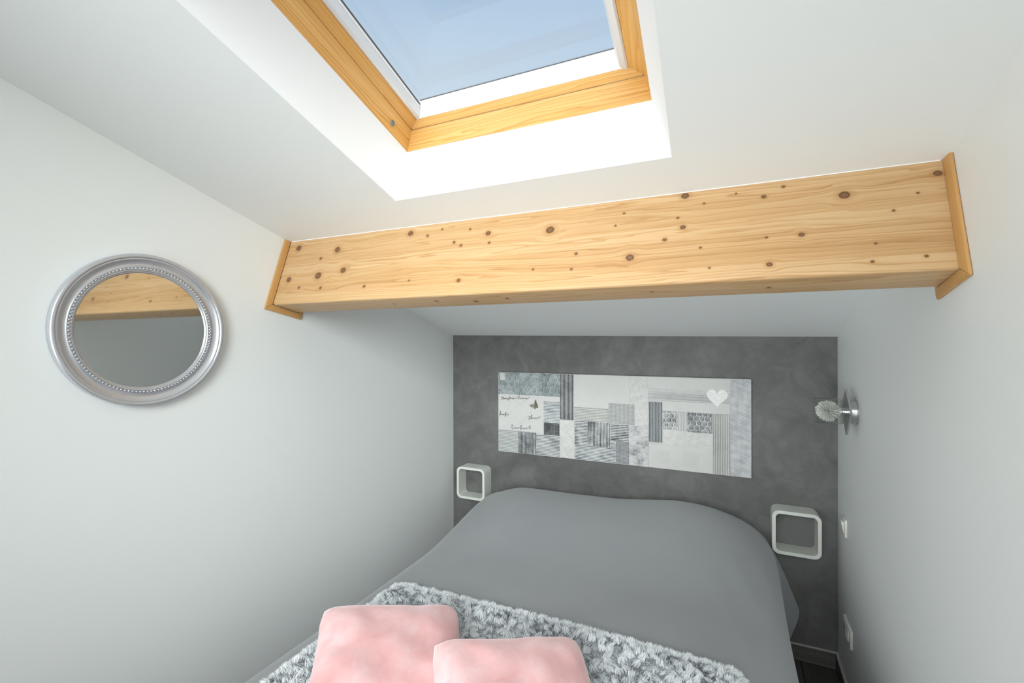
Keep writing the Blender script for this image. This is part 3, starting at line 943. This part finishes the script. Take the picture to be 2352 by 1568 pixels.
# ------------------------------------------------------------------ cube shelves
def rrect(w, h, r, n=8):
    P = []
    for cx_, cz_, a0 in ((w / 2 - r, h / 2 - r, 0), (-w / 2 + r, h / 2 - r, 90), (-w / 2 + r, -h / 2 + r, 180), (w / 2 - r, -h / 2 + r, 270)):
        for k in range(n + 1):
            a = math.radians(a0 + 90 * k / n)
            P.append((cx_ + r * math.cos(a), cz_ + r * math.sin(a)))
    return P
def cube_shelf(cx_, cz_, w, h, d, t, label):
    ro, ri = 0.034, 0.022
    A = rrect(w, h, ro); B = rrect(w - 2 * t, h - 2 * t, ri)
    n = len(A)
    bm = bmesh.new()
    b = 0.0015
    def ring(P, y, s=0):
        k = [(p[0], p[1]) for p in P]
        return [bm.verts.new((cx_ + q[0], y, cz_ + q[1])) for q in k]
    yb, yf = -0.001, -d
    A2 = rrect(w - 2 * b, h - 2 * b, ro - b); B2 = rrect(w - 2 * t + 2 * b, h - 2 * t + 2 * b, ri + b)
    loops = [ring(A, yb), ring(A, yf + b), ring(A2, yf), ring(B2, yf), ring(B, yf + b), ring(B, yb)]
    for L1, L2 in zip(loops, loops[1:] + loops[:1]):
        for i in range(n):
            j = (i + 1) % n
            bm.faces.new((L1[i], L1[j], L2[j], L2[i]))
    o = from_bm('cube_shelf', bm, M['shelf'], None, smooth=True, angle=35)
    return tag(o, label, 'shelf', 'rounded white cube shelves on the grey wall')
cube_shelf(0.1935, 0.695, 0.213, 0.213, 0.100, 0.0165, 'white rounded cube shelf on the grey wall beside the left wall')
cube_shelf(2.066, 0.680, 0.213, 0.220, 0.108, 0.0165, 'white rounded cube shelf low on the grey wall below the glass lamp')

# ------------------------------------------------------------------ wall lamp with glass shade
SC = Vector((xr(-0.41) - 0.0008, -0.415, 1.345))
lamp = thing('wall_lamp', 'clear glass wall lamp with spiky white ball on a square steel plate', 'lamp', SC)
axl = Vector((-1, 0.0244, 0)).normalized()
from_bm('rosette', lathe_bm([(0.0, 0.0), (0.052, 0.0), (0.052, 0.003), (0.050, 0.005), (0.048, 0.030), (0.0, 0.030)], 48, SC, axl, (0, 0, 1)), M['steel'], lamp, smooth=True, angle=40)
ydl = axl.cross(Vector((0, 0, 1))).normalized()
pc = SC + axl * 0.0335
rot = math.radians(42)
hs = 0.069
Pp = []
for n_ in (-0.003, 0.0045):
    for (a, b) in ((-1, -1), (1, -1), (1, 1), (-1, 1)):
        aa = a * math.cos(rot) - b * math.sin(rot); bb = a * math.sin(rot) + b * math.cos(rot)
        Pp.append(pc + axl * n_ + ydl * aa * hs + Vector((0, 0, 1)) * bb * hs)
pp = from_bm('plate', hexa_bm(Pp, 0.0008, 1), M['steel'], lamp)
pp['label'] = 'square steel plate set on its corner'
from_bm('socket', lathe_bm([(0.0, 0.0385), (0.022, 0.0385), (0.022, 0.046), (0.019, 0.047), (0.019, 0.050), (0.015, 0.052), (0.015, 0.066), (0.0, 0.066)], 32, SC, axl, (0, 0, 1)), M['chrome'], lamp, smooth=True, angle=40)
from_bm('glass_shade', lathe_bm([(0.020, 0.0485), (0.0525, 0.0485), (0.0545, 0.052), (0.0545, 0.150), (0.0525, 0.150), (0.0525, 0.053), (0.020, 0.0515)], 48, SC, axl, (0, 0, 1)), M['shade_glass'], lamp, smooth=True, angle=50)
# spiky ball inside the shade
bc = SC + axl * 0.100
bm = bmesh.new()
rs = random.Random(11)
NS = 620
for i in range(NS):
    zf = 1 - 2 * (i + 0.5) / NS
    ph = i * 2.399963
    d = Vector((math.sqrt(1 - zf * zf) * math.cos(ph), math.sqrt(1 - zf * zf) * math.sin(ph), zf))
    d = (d + Vector((rs.uniform(-.12, .12), rs.uniform(-.12, .12), rs.uniform(-.12, .12)))).normalized()
    L_ = rs.uniform(0.040, 0.048)
    t1 = d.orthogonal().normalized(); t2 = d.cross(t1)
    r0_, r1_ = 0.0011, 0.0014
    a_ = [bm.verts.new(bc + d * 0.012 + (t1 * math.cos(k * 2.0944) + t2 * math.sin(k * 2.0944)) * r0_) for k in range(3)]
    b_ = [bm.verts.new(bc + d * L_ + (t1 * math.cos(k * 2.0944) + t2 * math.sin(k * 2.0944)) * r1_) for k in range(3)]
    bm.faces.new(b_)
    for k in range(3):
        bm.faces.new((a_[k], a_[(k + 1) % 3], b_[(k + 1) % 3], b_[k]))
sp = from_bm('spiky_ball', bm, M['spike'], lamp)
sp['kind'] = 'stuff'
sp['label'] = 'white spiky ball of short rods around the bulb'

# ------------------------------------------------------------------ switch and socket on the right wall
def wall_box(name, y0, y1, z0, z1, d0, d1, mat, parent, bevel=0.001, taper=0.0, tilt=0.0):
    P = []
    for d, tp, tl in ((d0, 0.0, 0.0), (d1, taper, tilt)):
        for (y, z) in ((y0 - tp, z0 + tp), (y1 + tp, z0 + tp), (y1 + tp, z1 - tp), (y0 - tp, z1 - tp)):
            P.append(Vector((xr(y) - d - (tl if z > (z0 + z1) / 2 else -tl * 0.0), y, z)))
    return from_bm(name, hexa_bm(P, bevel, 2), mat, parent, smooth=True, angle=40)
sw = thing('light_switch', 'white rocker light switch on the right wall below the glass lamp', 'light switch', (xr(-0.18), -0.18, 0.78))
wall_box('plate', -0.140, -0.226, 0.740, 0.822, 0.0006, 0.010, M['plastic'], sw, 0.0015, 0.002)
wall_box('rocker', -0.158, -0.208, 0.755, 0.807, 0.0102, 0.0125, M['plastic'], sw, 0.0008, 0.001, 0.008)
ot = thing('wall_outlet', 'white double wall outlet near the floor on the right wall', 'outlet', (xr(-0.26), -0.26, 0.333))
wall_box('plate', -0.186, -0.342, 0.293, 0.374, 0.0006, 0.011, M['plastic'], ot, 0.002, 0.002)
def socket_bm(y, z, mat, name, prof):
    c = Vector((xr(y) - 0.0112, y, z))
    return from_bm(name, lathe_bm(prof, 32, c, axl, (0, 0, 1)), mat, ot, smooth=True, angle=40)
wall_box('inset', -0.196, -0.255, 0.305, 0.363, 0.0111, 0.0125, M['plastic'], ot, 0.0008, 0.001)
wall_box('jack', -0.210, -0.240, 0.318, 0.345, 0.0126, 0.0132, plain('grey_jack', (0.34, 0.34, 0.33), 0.5), ot, 0.0)
socket_bm(-0.300, 0.333, M['plastic'], 'socket', [(0.0, 0.0004), (0.019, 0.0004), (0.0200, 0.0026), (0.0235, 0.003), (0.0245, 0.0)])
for dz in (-0.0095, 0.0095):
    c = Vector((xr(-0.300) - 0.0117, -0.300, 0.333 + dz))
    from_bm('pin_hole', lathe_bm([(0.0, 0.0004), (0.0026, 0.0004), (0.0026, 0.0)], 14, c, axl, (0, 0, 1)), M['hole'], ot)

# ------------------------------------------------------------------ bed with its grey spread
bed = thing('bed', 'double bed under a smooth grey bedspread against the dark grey wall', 'bed', (1.12, -1.03, 0.0))
XL_, XR_, YF_, YH_ = 0.335, 1.925, -2.02, -0.055
box('bed_base', (XL_ + 0.02, YF_ + 0.02, 0.10), (XR_ - 0.02, YH_ - 0.005, 0.30), M['base'], bed, bevel=0.01)
box('mattress', (XL_ + 0.01, YF_ + 0.01, 0.301), (XR_ - 0.01, YH_ - 0.005, 0.520), M['mattress'], bed, bevel=0.04, seg=4)
for (lx, ly) in ((XL_ + 0.08, YH_ - 0.08), (XR_ - 0.08, YH_ - 0.08), (XL_ + 0.08, YF_ + 0.10), (XR_ - 0.08, YF_ + 0.10)):
    from_bm('leg', lathe_bm([(0.0, 0.0), (0.022, 0.0), (0.026, 0.10), (0.0, 0.10)], 16, (lx, ly, 0.0005), (0, 0, 1), (1, 0, 0)), M['steel'], bed, smooth=True, angle=40)

ZT = 0.555
crest_x = np.array([0.20, 0.30, 0.40, 0.54, 0.85, 1.165, 1.50, 1.66, 1.816, 1.90, 1.98, 2.05])
crest_z = np.array([0.57, 0.605, 0.655, 0.705, 0.712, 0.725, 0.768, 0.755, 0.705, 0.650, 0.56, 0.45])
def sstep(a):
    a = np.clip(a, 0, 1)
    return a * a * (3 - 2 * a)
def top_z(x, y):
    c = np.interp(x, crest_x, crest_z)
    # smooth the crest line
    c = (np.interp(x - 0.05, crest_x, crest_z) + 2 * c + np.interp(x + 0.05, crest_x, crest_z)) / 4
    g = np.where(y > -0.11, 1.0 - 0.10 * sstep((y + 0.11) / 0.08), 1 - sstep((-0.11 - y) / 0.72))
    z = ZT + (c - ZT) * g
    z = z + 0.006 * np.sin(x * 3.1 + 0.6) * np.sin(y * 2.3 + 1.0)
    return z
def fabric(name):
    t = NT(name)
    o = t.obj()
    f = t.noise(o, 3.0, 3)
    t.base(t.ramp(f, [(0.3, (0.300, 0.308, 0.322)), (0.7, (0.322, 0.329, 0.340))]))
    t.set(Roughness=0.75)
    t.p.inputs['Specular IOR Level'].default_value = 0.2
    t.p.inputs['Sheen Weight'].default_value = 0.25
    t.p.inputs['Sheen Roughness'].default_value = 0.5
    t.bump(t.noise(o, 700, 2), 0.06, 0.001)
    return t.m
M['spread'] = fabric('grey_bedspread_cotton')
NYB, NT_, NS_ = 110, 110, 26
yv = np.concatenate([np.linspace(-0.028, -0.30, 50), np.linspace(-0.31, YF_ - 0.03, 60)])
rows = []
RC = 0.075
for iy, y in enumerate(yv):
    head = math.exp(-((y + 0.03) / 0.17) ** 2)
    xl_e, xr_e = 0.30, 1.965 - 0.022 * head
    hem = 0.10 + 0.16 * head
    line = []
    # left drop, bottom to top
    xa = np.linspace(xl_e + RC, xr_e - RC, NT_)
    zl = float(top_z(np.array([xl_e + RC]), y)[0]); zr = float(top_z(np.array([xr_e - RC]), y)[0])
    for k in range(NS_):
        f = k / (NS_ - 1)
        zz = hem + (zl - RC - hem) * f
        line.append((xl_e - 0.012 * (1 - f) - 0.006 * math.sin(y * 9) * (1 - f), y, zz))
    for k in range(1, 9):
        a = math.pi / 2 * k / 9
        line.append((xl_e + RC - RC * math.cos(a), y, zl - RC + RC * math.sin(a)))
    zt = top_z(xa, np.full_like(xa, y))
    for xx, zz in zip(xa, zt):
        # long soft creases towards the right edge
        w = sstep((xx - 1.45) / 0.4) * sstep((-y - 0.25) / 0.3)
        zz = zz + 0.0035 * w * math.sin((xx * 1.0 + y * 0.42) * 46 + 2.0 * math.sin(y * 3)) * math.exp(-((xx - 1.78) / 0.16) ** 2)
        line.append((xx, y, zz))
    fl = 0.012 + 0.128 * head
    mr_ = float(top_z(np.array([xr_e - RC]), y)[0] - top_z(np.array([xr_e - RC - 0.03]), y)[0]) / 0.03
    for k in range(1, 9):
        a = math.pi / 2 * k / 9
        line.append((xr_e - RC + RC * math.sin(a), y, zr - RC + RC * math.cos(a) + mr_ * RC * math.sin(a) * math.cos(a)))
    for k in range(NS_):
        f = k / (NS_ - 1)
        zz = zr - RC - (zr - RC - hem) * f
        line.append((xr_e + fl * f ** 0.8 + 0.007 * math.sin(y * 13 + 1.0) * f * (1 - head), y, zz))
    rows.append(line)
nc = len(rows[0])
vl = [p for r in rows for p in r]
fl_ = []
for j in range(len(rows) - 1):
    for i in range(nc - 1):
        a = j * nc + i
        fl_.append((a, a + 1, a + nc + 1, a + nc))
# foot drop
last = (len(rows) - 1) * nc
i0, i1 = NS_ - 1, nc - NS_
ft = list(range(last + i0, last + i1 + 1))
prev = ft
for k in range(1, 8):
    cur = []
    for q in ft:
        p = vl[q]
        if k <= 3:
            a = math.pi / 2 * k / 3
            cur.append((p[0], p[1] - 0.05 * math.sin(a), p[2] - 0.05 * (1 - math.cos(a))))
        else:
            cur.append((p[0], p[1] - 0.05, max(0.10, (p[2] - 0.05) - (p[2] - 0.15) * (k - 3) / 4)))
    b0 = len(vl)
    vl += cur
    idx = list(range(b0, b0 + len(cur)))
    for i in range(len(cur) - 1):
        fl_.append((prev[i], prev[i + 1], idx[i + 1], idx[i]))
    prev = idx
spread = link_mesh('bedspread', vl, fl_, M['spread'], bed, smooth=True)
so = spread.modifiers.new('soften', 'SMOOTH')
so.factor = 0.5
so.iterations = 8
sm = spread.modifiers.new('thickness', 'SOLIDIFY')
sm.thickness = 0.006
sm.offset = -1

def bed_z(x, y):
    return float(top_z(np.array([x]), np.array([y]))[0])

# ------------------------------------------------------------------ fluffy throw
TX0, TX1, TY0, TY1 = 0.43, 1.795, -1.137, -1.93
throw = thing('fur_throw', 'fluffy grey and white fur throw spread across the foot of the bed', 'throw', (1.1, -1.5, ZT))
def throw_h(x, y):
    """height of the throw's surface over the bed"""
    ed = np.minimum.reduce([x - TX0, TX1 - x, TY0 - y, y - TY1])
    cr = 0.05
    h = 0.030 * np.sqrt(np.clip(1 - (1 - np.clip(ed / 0.035, 0, 1)) ** 2, 0, 1))
    # a fold line running inside the front edge
    h = h + 0.009 * np.exp(-((y - (TY0 - 0.10 - 0.03 * np.sin(x * 4))) / 0.03) ** 2)
    h = h - 0.012 * np.exp(-((y - (TY0 - 0.155 - 0.02 * np.sin(x * 4 + 1))) / 0.014) ** 2) * sstep((x - 0.6) / 0.1) * sstep((1.35 - x) / 0.1)
    return h
nx, ny = 110, 66
gx = np.linspace(0, 1, nx); gy = np.linspace(0, 1, ny)
GX, GY = np.meshgrid(gx, gy)
px = TX0 + GX * (TX1 - TX0); py = TY0 + GY * (TY1 - TY0)
# rounded corners
def round_xy(px, py, r=0.05):
    cx = np.clip(px, TX0 + r, TX1 - r); cy = np.clip(py, TY1 + r, TY0 - r)
    dx, dy = px - cx, py - cy
    d = np.maximum(np.abs(dx), np.abs(dy)); L_ = np.hypot(dx, dy) + 1e-9
    both = (np.abs(dx) > 0) & (np.abs(dy) > 0)
    s = np.where(both, d / L_, 1.0)
    return cx + dx * s, cy + dy * s
qx, qy = round_xy(px, py)
qz = top_z(qx, qy) + throw_h(px, py) + 0.004
top = np.stack([qx, qy, qz], -1).reshape(-1, 3)
bot = np.stack([qx, qy, top_z(qx, qy) + 0.002], -1).reshape(-1, 3)
vl = np.concatenate([top, bot]).tolist()
fl_ = []
N_ = nx * ny
for j in range(ny - 1):
    for i in range(nx - 1):
        a = j * nx + i
        fl_.append((a, a + nx, a + nx + 1, a + 1))
        fl_.append((N_ + a, N_ + a + 1, N_ + a + nx + 1, N_ + a + nx))
rim = [i for i in range(nx)] + [j * nx + nx - 1 for j in range(1, ny)] + [(ny - 1) * nx + i for i in range(nx - 2, -1, -1)] + [j * nx for j in range(ny - 2, 0, -1)]
for k in range(len(rim)):
    a, b = rim[k], rim[(k + 1) % len(rim)]
    fl_.append((a, b, N_ + b, N_ + a))
M['fur_base'] = plain('fur_backing', (0.36, 0.375, 0.40), 0.9, nscale=60, namp=0.3)
link_mesh('backing', vl, fl_, M['fur_base'], throw, smooth=True)

# the pile: curved strands in rosette clumps, dark roots and white tips
NST = 95000
sx = RNG.uniform(0, 1, NST); sy = RNG.uniform(0, 1, NST) ** 1.15
# a share of the strands edges the throw
ne = 12000
kk = RNG.integers(0, 3, ne)
sx[:ne] = np.where(kk == 0, RNG.uniform(0, 1, ne), np.where(kk == 1, RNG.uniform(0, 0.012, ne), RNG.uniform(0.988, 1, ne)))
sy[:ne] = np.where(kk == 0, RNG.uniform(0, 0.02, ne), RNG.uniform(0, 0.8, ne))
ax_ = TX0 + sx * (TX1 - TX0); ay_ = TY0 + sy * (TY1 - TY0)
rx, ry = round_xy(ax_, ay_)
rz = top_z(rx, ry) + throw_h(ax_, ay_) + 0.003
# clump centres: jittered hex grid
cs_ = 0.031
def clump(x, y):
    j = np.round(y / (cs_ * 0.87)); off = np.where(np.mod(j, 2) == 0, 0.0, 0.5)
    i = np.round(x / cs_ - off)
    hsh = np.sin(i * 127.1 + j * 311.7) * 43758.5453; h1 = hsh - np.floor(hsh)
    hsh = np.sin(i * 269.5 + j * 183.3) * 43758.5453; h2 = hsh - np.floor(hsh)
    return (i + off) * cs_ + (h1 - .5) * cs_ * .6, j * cs_ * .87 + (h2 - .5) * cs_ * .6, h1, h2
ccx, ccy, h1, h2 = clump(ax_, ay_)
dx, dy = ax_ - ccx, ay_ - ccy
dl = np.hypot(dx, dy)
rel = np.clip(dl / (cs_ * 0.62), 0, 1)
ed = np.minimum.reduce([ax_ - TX0, TX1 - ax_, TY0 - ay_])
edge = np.clip(1 - ed / 0.03, 0, 1)
ang = np.arctan2(dy, dx) + (h2 - .5) * 1.4 + RNG.normal(0, 0.35, NST)
lean = 0.25 + 0.75 * rel + RNG.normal(0, 0.12, NST)
# strands of one tuft lean together: their pale tips meet, the dark roots open up between the tufts
tuft = np.clip(0.45 + RNG.normal(0, .16, NST), 0.1, 1.0)
ox = (-dx * tuft + (h1 - .5) * 0.022 + RNG.normal(0, .0022, NST)) / 0.021
oy = (-dy * tuft + (h2 - .5) * 0.022 + RNG.normal(0, .0022, NST)) / 0.021
# at the rim the pile falls outwards
ex_ = np.where(ax_ - TX0 < 0.03, -1.0, np.where(TX1 - ax_ < 0.03, 1.0, 0.0)); ey_ = np.where(TY0 - ay_ < 0.03, 1.0, 0.0)
ox = ox * (1 - edge) + ex_ * edge * 0.9 + RNG.normal(0, .2, NST) * edge
oy = oy * (1 - edge) + ey_ * edge * 0.9 + RNG.normal(0, .2, NST) * edge
oz = (0.80 + RNG.normal(0, .10, NST)) * (1 - 0.5 * edge)
dn = np.sqrt(ox ** 2 + oy ** 2 + oz ** 2)
D = np.stack([ox / dn, oy / dn, oz / dn], -1)
L_ = RNG.uniform(0.014, 0.027, NST) * (0.85 + 0.3 * h1)
B = np.stack([rx, ry, rz], -1)
side = np.cross(D, np.array([0, 0, 1.0]) + RNG.normal(0, .4, (NST, 3)))
side /= np.linalg.norm(side, axis=1, keepdims=True) + 1e-9
wd = RNG.uniform(0.0009, 0.0016, NST)[:, None]
Ln = L_[:, None]
bendv = np.zeros((NST, 3)); bendv[:, 2] = -0.15 - 0.2 * edge
p0 = B - D * 0.002
p1 = B + D * Ln * 0.5
p2 = B + D * Ln + bendv * Ln * 0.5 + np.stack([ox, oy, 0 * ox], -1) / dn[:, None] * Ln * 0.12
V = np.empty((NST, 5, 3), dtype=np.float32)
V[:, 0] = p0 - side * wd; V[:, 1] = p0 + side * wd
V[:, 2] = p1 - side * wd * .8; V[:, 3] = p1 + side * wd * .8
V[:, 4] = p2
zmin = (top_z(V[:, 4, 0], V[:, 4, 1]) + 0.003)
V[:, 4, 2] = np.maximum(V[:, 4, 2], zmin)
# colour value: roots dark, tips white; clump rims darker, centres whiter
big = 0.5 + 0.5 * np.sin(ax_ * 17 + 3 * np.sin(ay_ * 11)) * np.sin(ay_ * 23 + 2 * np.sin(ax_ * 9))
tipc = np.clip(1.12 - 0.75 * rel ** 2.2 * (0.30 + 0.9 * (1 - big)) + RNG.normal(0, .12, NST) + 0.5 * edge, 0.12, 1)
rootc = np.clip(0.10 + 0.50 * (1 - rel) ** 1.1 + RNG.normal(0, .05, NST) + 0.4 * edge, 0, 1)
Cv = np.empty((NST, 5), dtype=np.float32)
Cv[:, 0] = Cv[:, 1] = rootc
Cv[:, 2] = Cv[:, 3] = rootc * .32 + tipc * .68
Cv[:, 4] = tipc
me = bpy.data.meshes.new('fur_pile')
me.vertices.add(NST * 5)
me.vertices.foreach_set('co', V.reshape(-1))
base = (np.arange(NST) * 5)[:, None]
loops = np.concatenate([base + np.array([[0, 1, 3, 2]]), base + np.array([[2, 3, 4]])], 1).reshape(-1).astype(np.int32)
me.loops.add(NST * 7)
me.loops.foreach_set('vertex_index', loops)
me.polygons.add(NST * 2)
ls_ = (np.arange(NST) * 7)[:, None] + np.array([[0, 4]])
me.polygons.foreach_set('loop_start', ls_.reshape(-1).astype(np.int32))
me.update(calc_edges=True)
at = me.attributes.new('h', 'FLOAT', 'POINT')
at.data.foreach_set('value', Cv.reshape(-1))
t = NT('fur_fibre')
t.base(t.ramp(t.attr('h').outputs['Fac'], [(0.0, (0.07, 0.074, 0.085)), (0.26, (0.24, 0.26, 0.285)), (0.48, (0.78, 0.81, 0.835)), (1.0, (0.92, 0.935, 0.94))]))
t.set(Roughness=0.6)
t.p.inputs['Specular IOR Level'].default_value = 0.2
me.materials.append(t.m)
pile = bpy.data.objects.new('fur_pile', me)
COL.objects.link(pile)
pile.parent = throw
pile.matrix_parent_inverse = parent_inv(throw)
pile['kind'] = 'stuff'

# ------------------------------------------------------------------ pink cushions
def velvet(name):
    t = NT(name)
    o = t.obj()
    f = t.noise(o, 5.5, 4, 0.5, 0.8)
    f2 = t.noise(o, 15, 4, 0.6, 1.0)
    m = t.math('ADD', t.math('MULTIPLY', f, 0.65), t.math('MULTIPLY', f2, 0.35))
    t.base(t.ramp(m, [(0.36, (0.70, 0.375, 0.375)), (0.50, (0.75, 0.455, 0.455)), (0.66, (0.79, 0.575, 0.58))]))
    t.set(Roughness=0.85)
    t.p.inputs['Specular IOR Level'].default_value = 0.15
    t.p.inputs['Sheen Weight'].default_value = 1.0
    t.p.inputs['Sheen Roughness'].default_value = 0.35
    t.p.inputs['Sheen Tint'].default_value = (1.0, 0.85, 0.85, 1)
    t.bump(t.noise(o, 300, 3), 0.18, 0.002)
    return t.m
M['velvet'] = velvet('pink_velvet')
def cushion(label, center, size, thick, rotz, tilt_x, tilt_y, seed):
    rs = random.Random(seed)
    n = 56
    vl, fl_ = [], []
    hs_ = size / 2
    def P(u, v, s):
        # soft square with pulled-in sides, pointed-round corners
        x = u * hs_ * (1 - 0.075 * (1 - v * v) * u * u)
        y = v * hs_ * (1 - 0.085 * (1 - u * u) * v * v)
        # round the corners
        c = max(0.0, abs(u) + abs(v) - 1.66)
        k = 1 - 0.24 * c ** 1.2
        x *= k; y *= k
        e = max(0.0, (1 - u ** 4)) * max(0.0, (1 - v ** 4))
        h = thick / 2 * e ** 0.58
        wr = 0.0035 * math.sin(9 * u + 5 * v + seed) * math.sin(4 * v - 3 * u + seed * 2) * e ** .5
        r = math.hypot(u, v)
        a = math.atan2(v, u)
        wr += 0.0036 * math.cos(a * 13 + seed) * max(0, r - 0.45) * (1 - max(abs(u), abs(v)) ** 6)
        return (x, y, s * (h + wr * (1 if s > 0 else 0)))
    idx = {}
    for s in (1, -1):
        for j in range(n + 1):
            for i in range(n + 1):
                if s < 0 and (i in (0, n) or j in (0, n)):
                    idx[(s, i, j)] = idx[(1, i, j)]
                    continue
                u = math.sin((2 * i / n - 1) * math.pi / 2) ; v = math.sin((2 * j / n - 1) * math.pi / 2)
                u = 0.6 * (2 * i / n - 1) + 0.4 * u; v = 0.6 * (2 * j / n - 1) + 0.4 * v
                idx[(s, i, j)] = len(vl)
                vl.append(P(u, v, s))
        for j in range(n):
            for i in range(n):
                q = (idx[(s, i, j)], idx[(s, i + 1, j)], idx[(s, i + 1, j + 1)], idx[(s, i, j + 1)])
                fl_.append(q if s > 0 else q[::-1])
    o = link_mesh('cushion', vl, fl_, M['velvet'], None, smooth=True)
    o.location = center
    o.rotation_euler = (Matrix.Rotation(rotz, 3, 'Z') @ Matrix.Rotation(tilt_y, 3, 'Y') @ Matrix.Rotation(tilt_x, 3, 'X')).to_euler()
    return tag(o, label, 'cushion', 'pink velvet cushions on the fur throw')
c1 = cushion('pink velvet cushion lying nearer the left wall, partly under the other one', (0.832, -1.691, 0.680), 0.472, 0.145, math.radians(39.0), math.radians(10.6), math.radians(7.8), 1)
c2 = cushion('pink velvet cushion in the middle, its corner overlapping the other cushion', (1.262, -1.708, 0.692), 0.462, 0.145, math.radians(35.0), math.radians(11.9), math.radians(5.0), 4)

# the cushions sink against what carries them: undersides flatten on the throw, the lower one gives way under the upper
from mathutils.bvhtree import BVHTree
def floor_z(x, y):
    return float(top_z(np.array([x]), np.array([y]))[0]) + 0.036
def settle(o, other=None):
    R_ = o.rotation_euler.to_matrix()
    Ri = R_.transposed()
    T_ = Vector(o.location)
    tree = None
    if other is not None:
        Ro = other.rotation_euler.to_matrix()
        vw = [Ro @ v.co + Vector(other.location) for v in other.data.vertices]
        tree = BVHTree.FromPolygons(vw, [tuple(p.vertices) for p in other.data.polygons])
    for v in o.data.vertices:
        w = R_ @ v.co + T_
        if tree is not None:
            hit = tree.ray_cast(Vector((w.x, w.y, 0.0)), Vector((0, 0, 1)))
            if hit[0] is not None and hit[0].z - 0.001 < w.z:
                w.z = hit[0].z - 0.001
        w.z = max(w.z, floor_z(w.x, w.y))
        v.co = Ri @ (w - T_)
settle(c2)
settle(c1, c2)
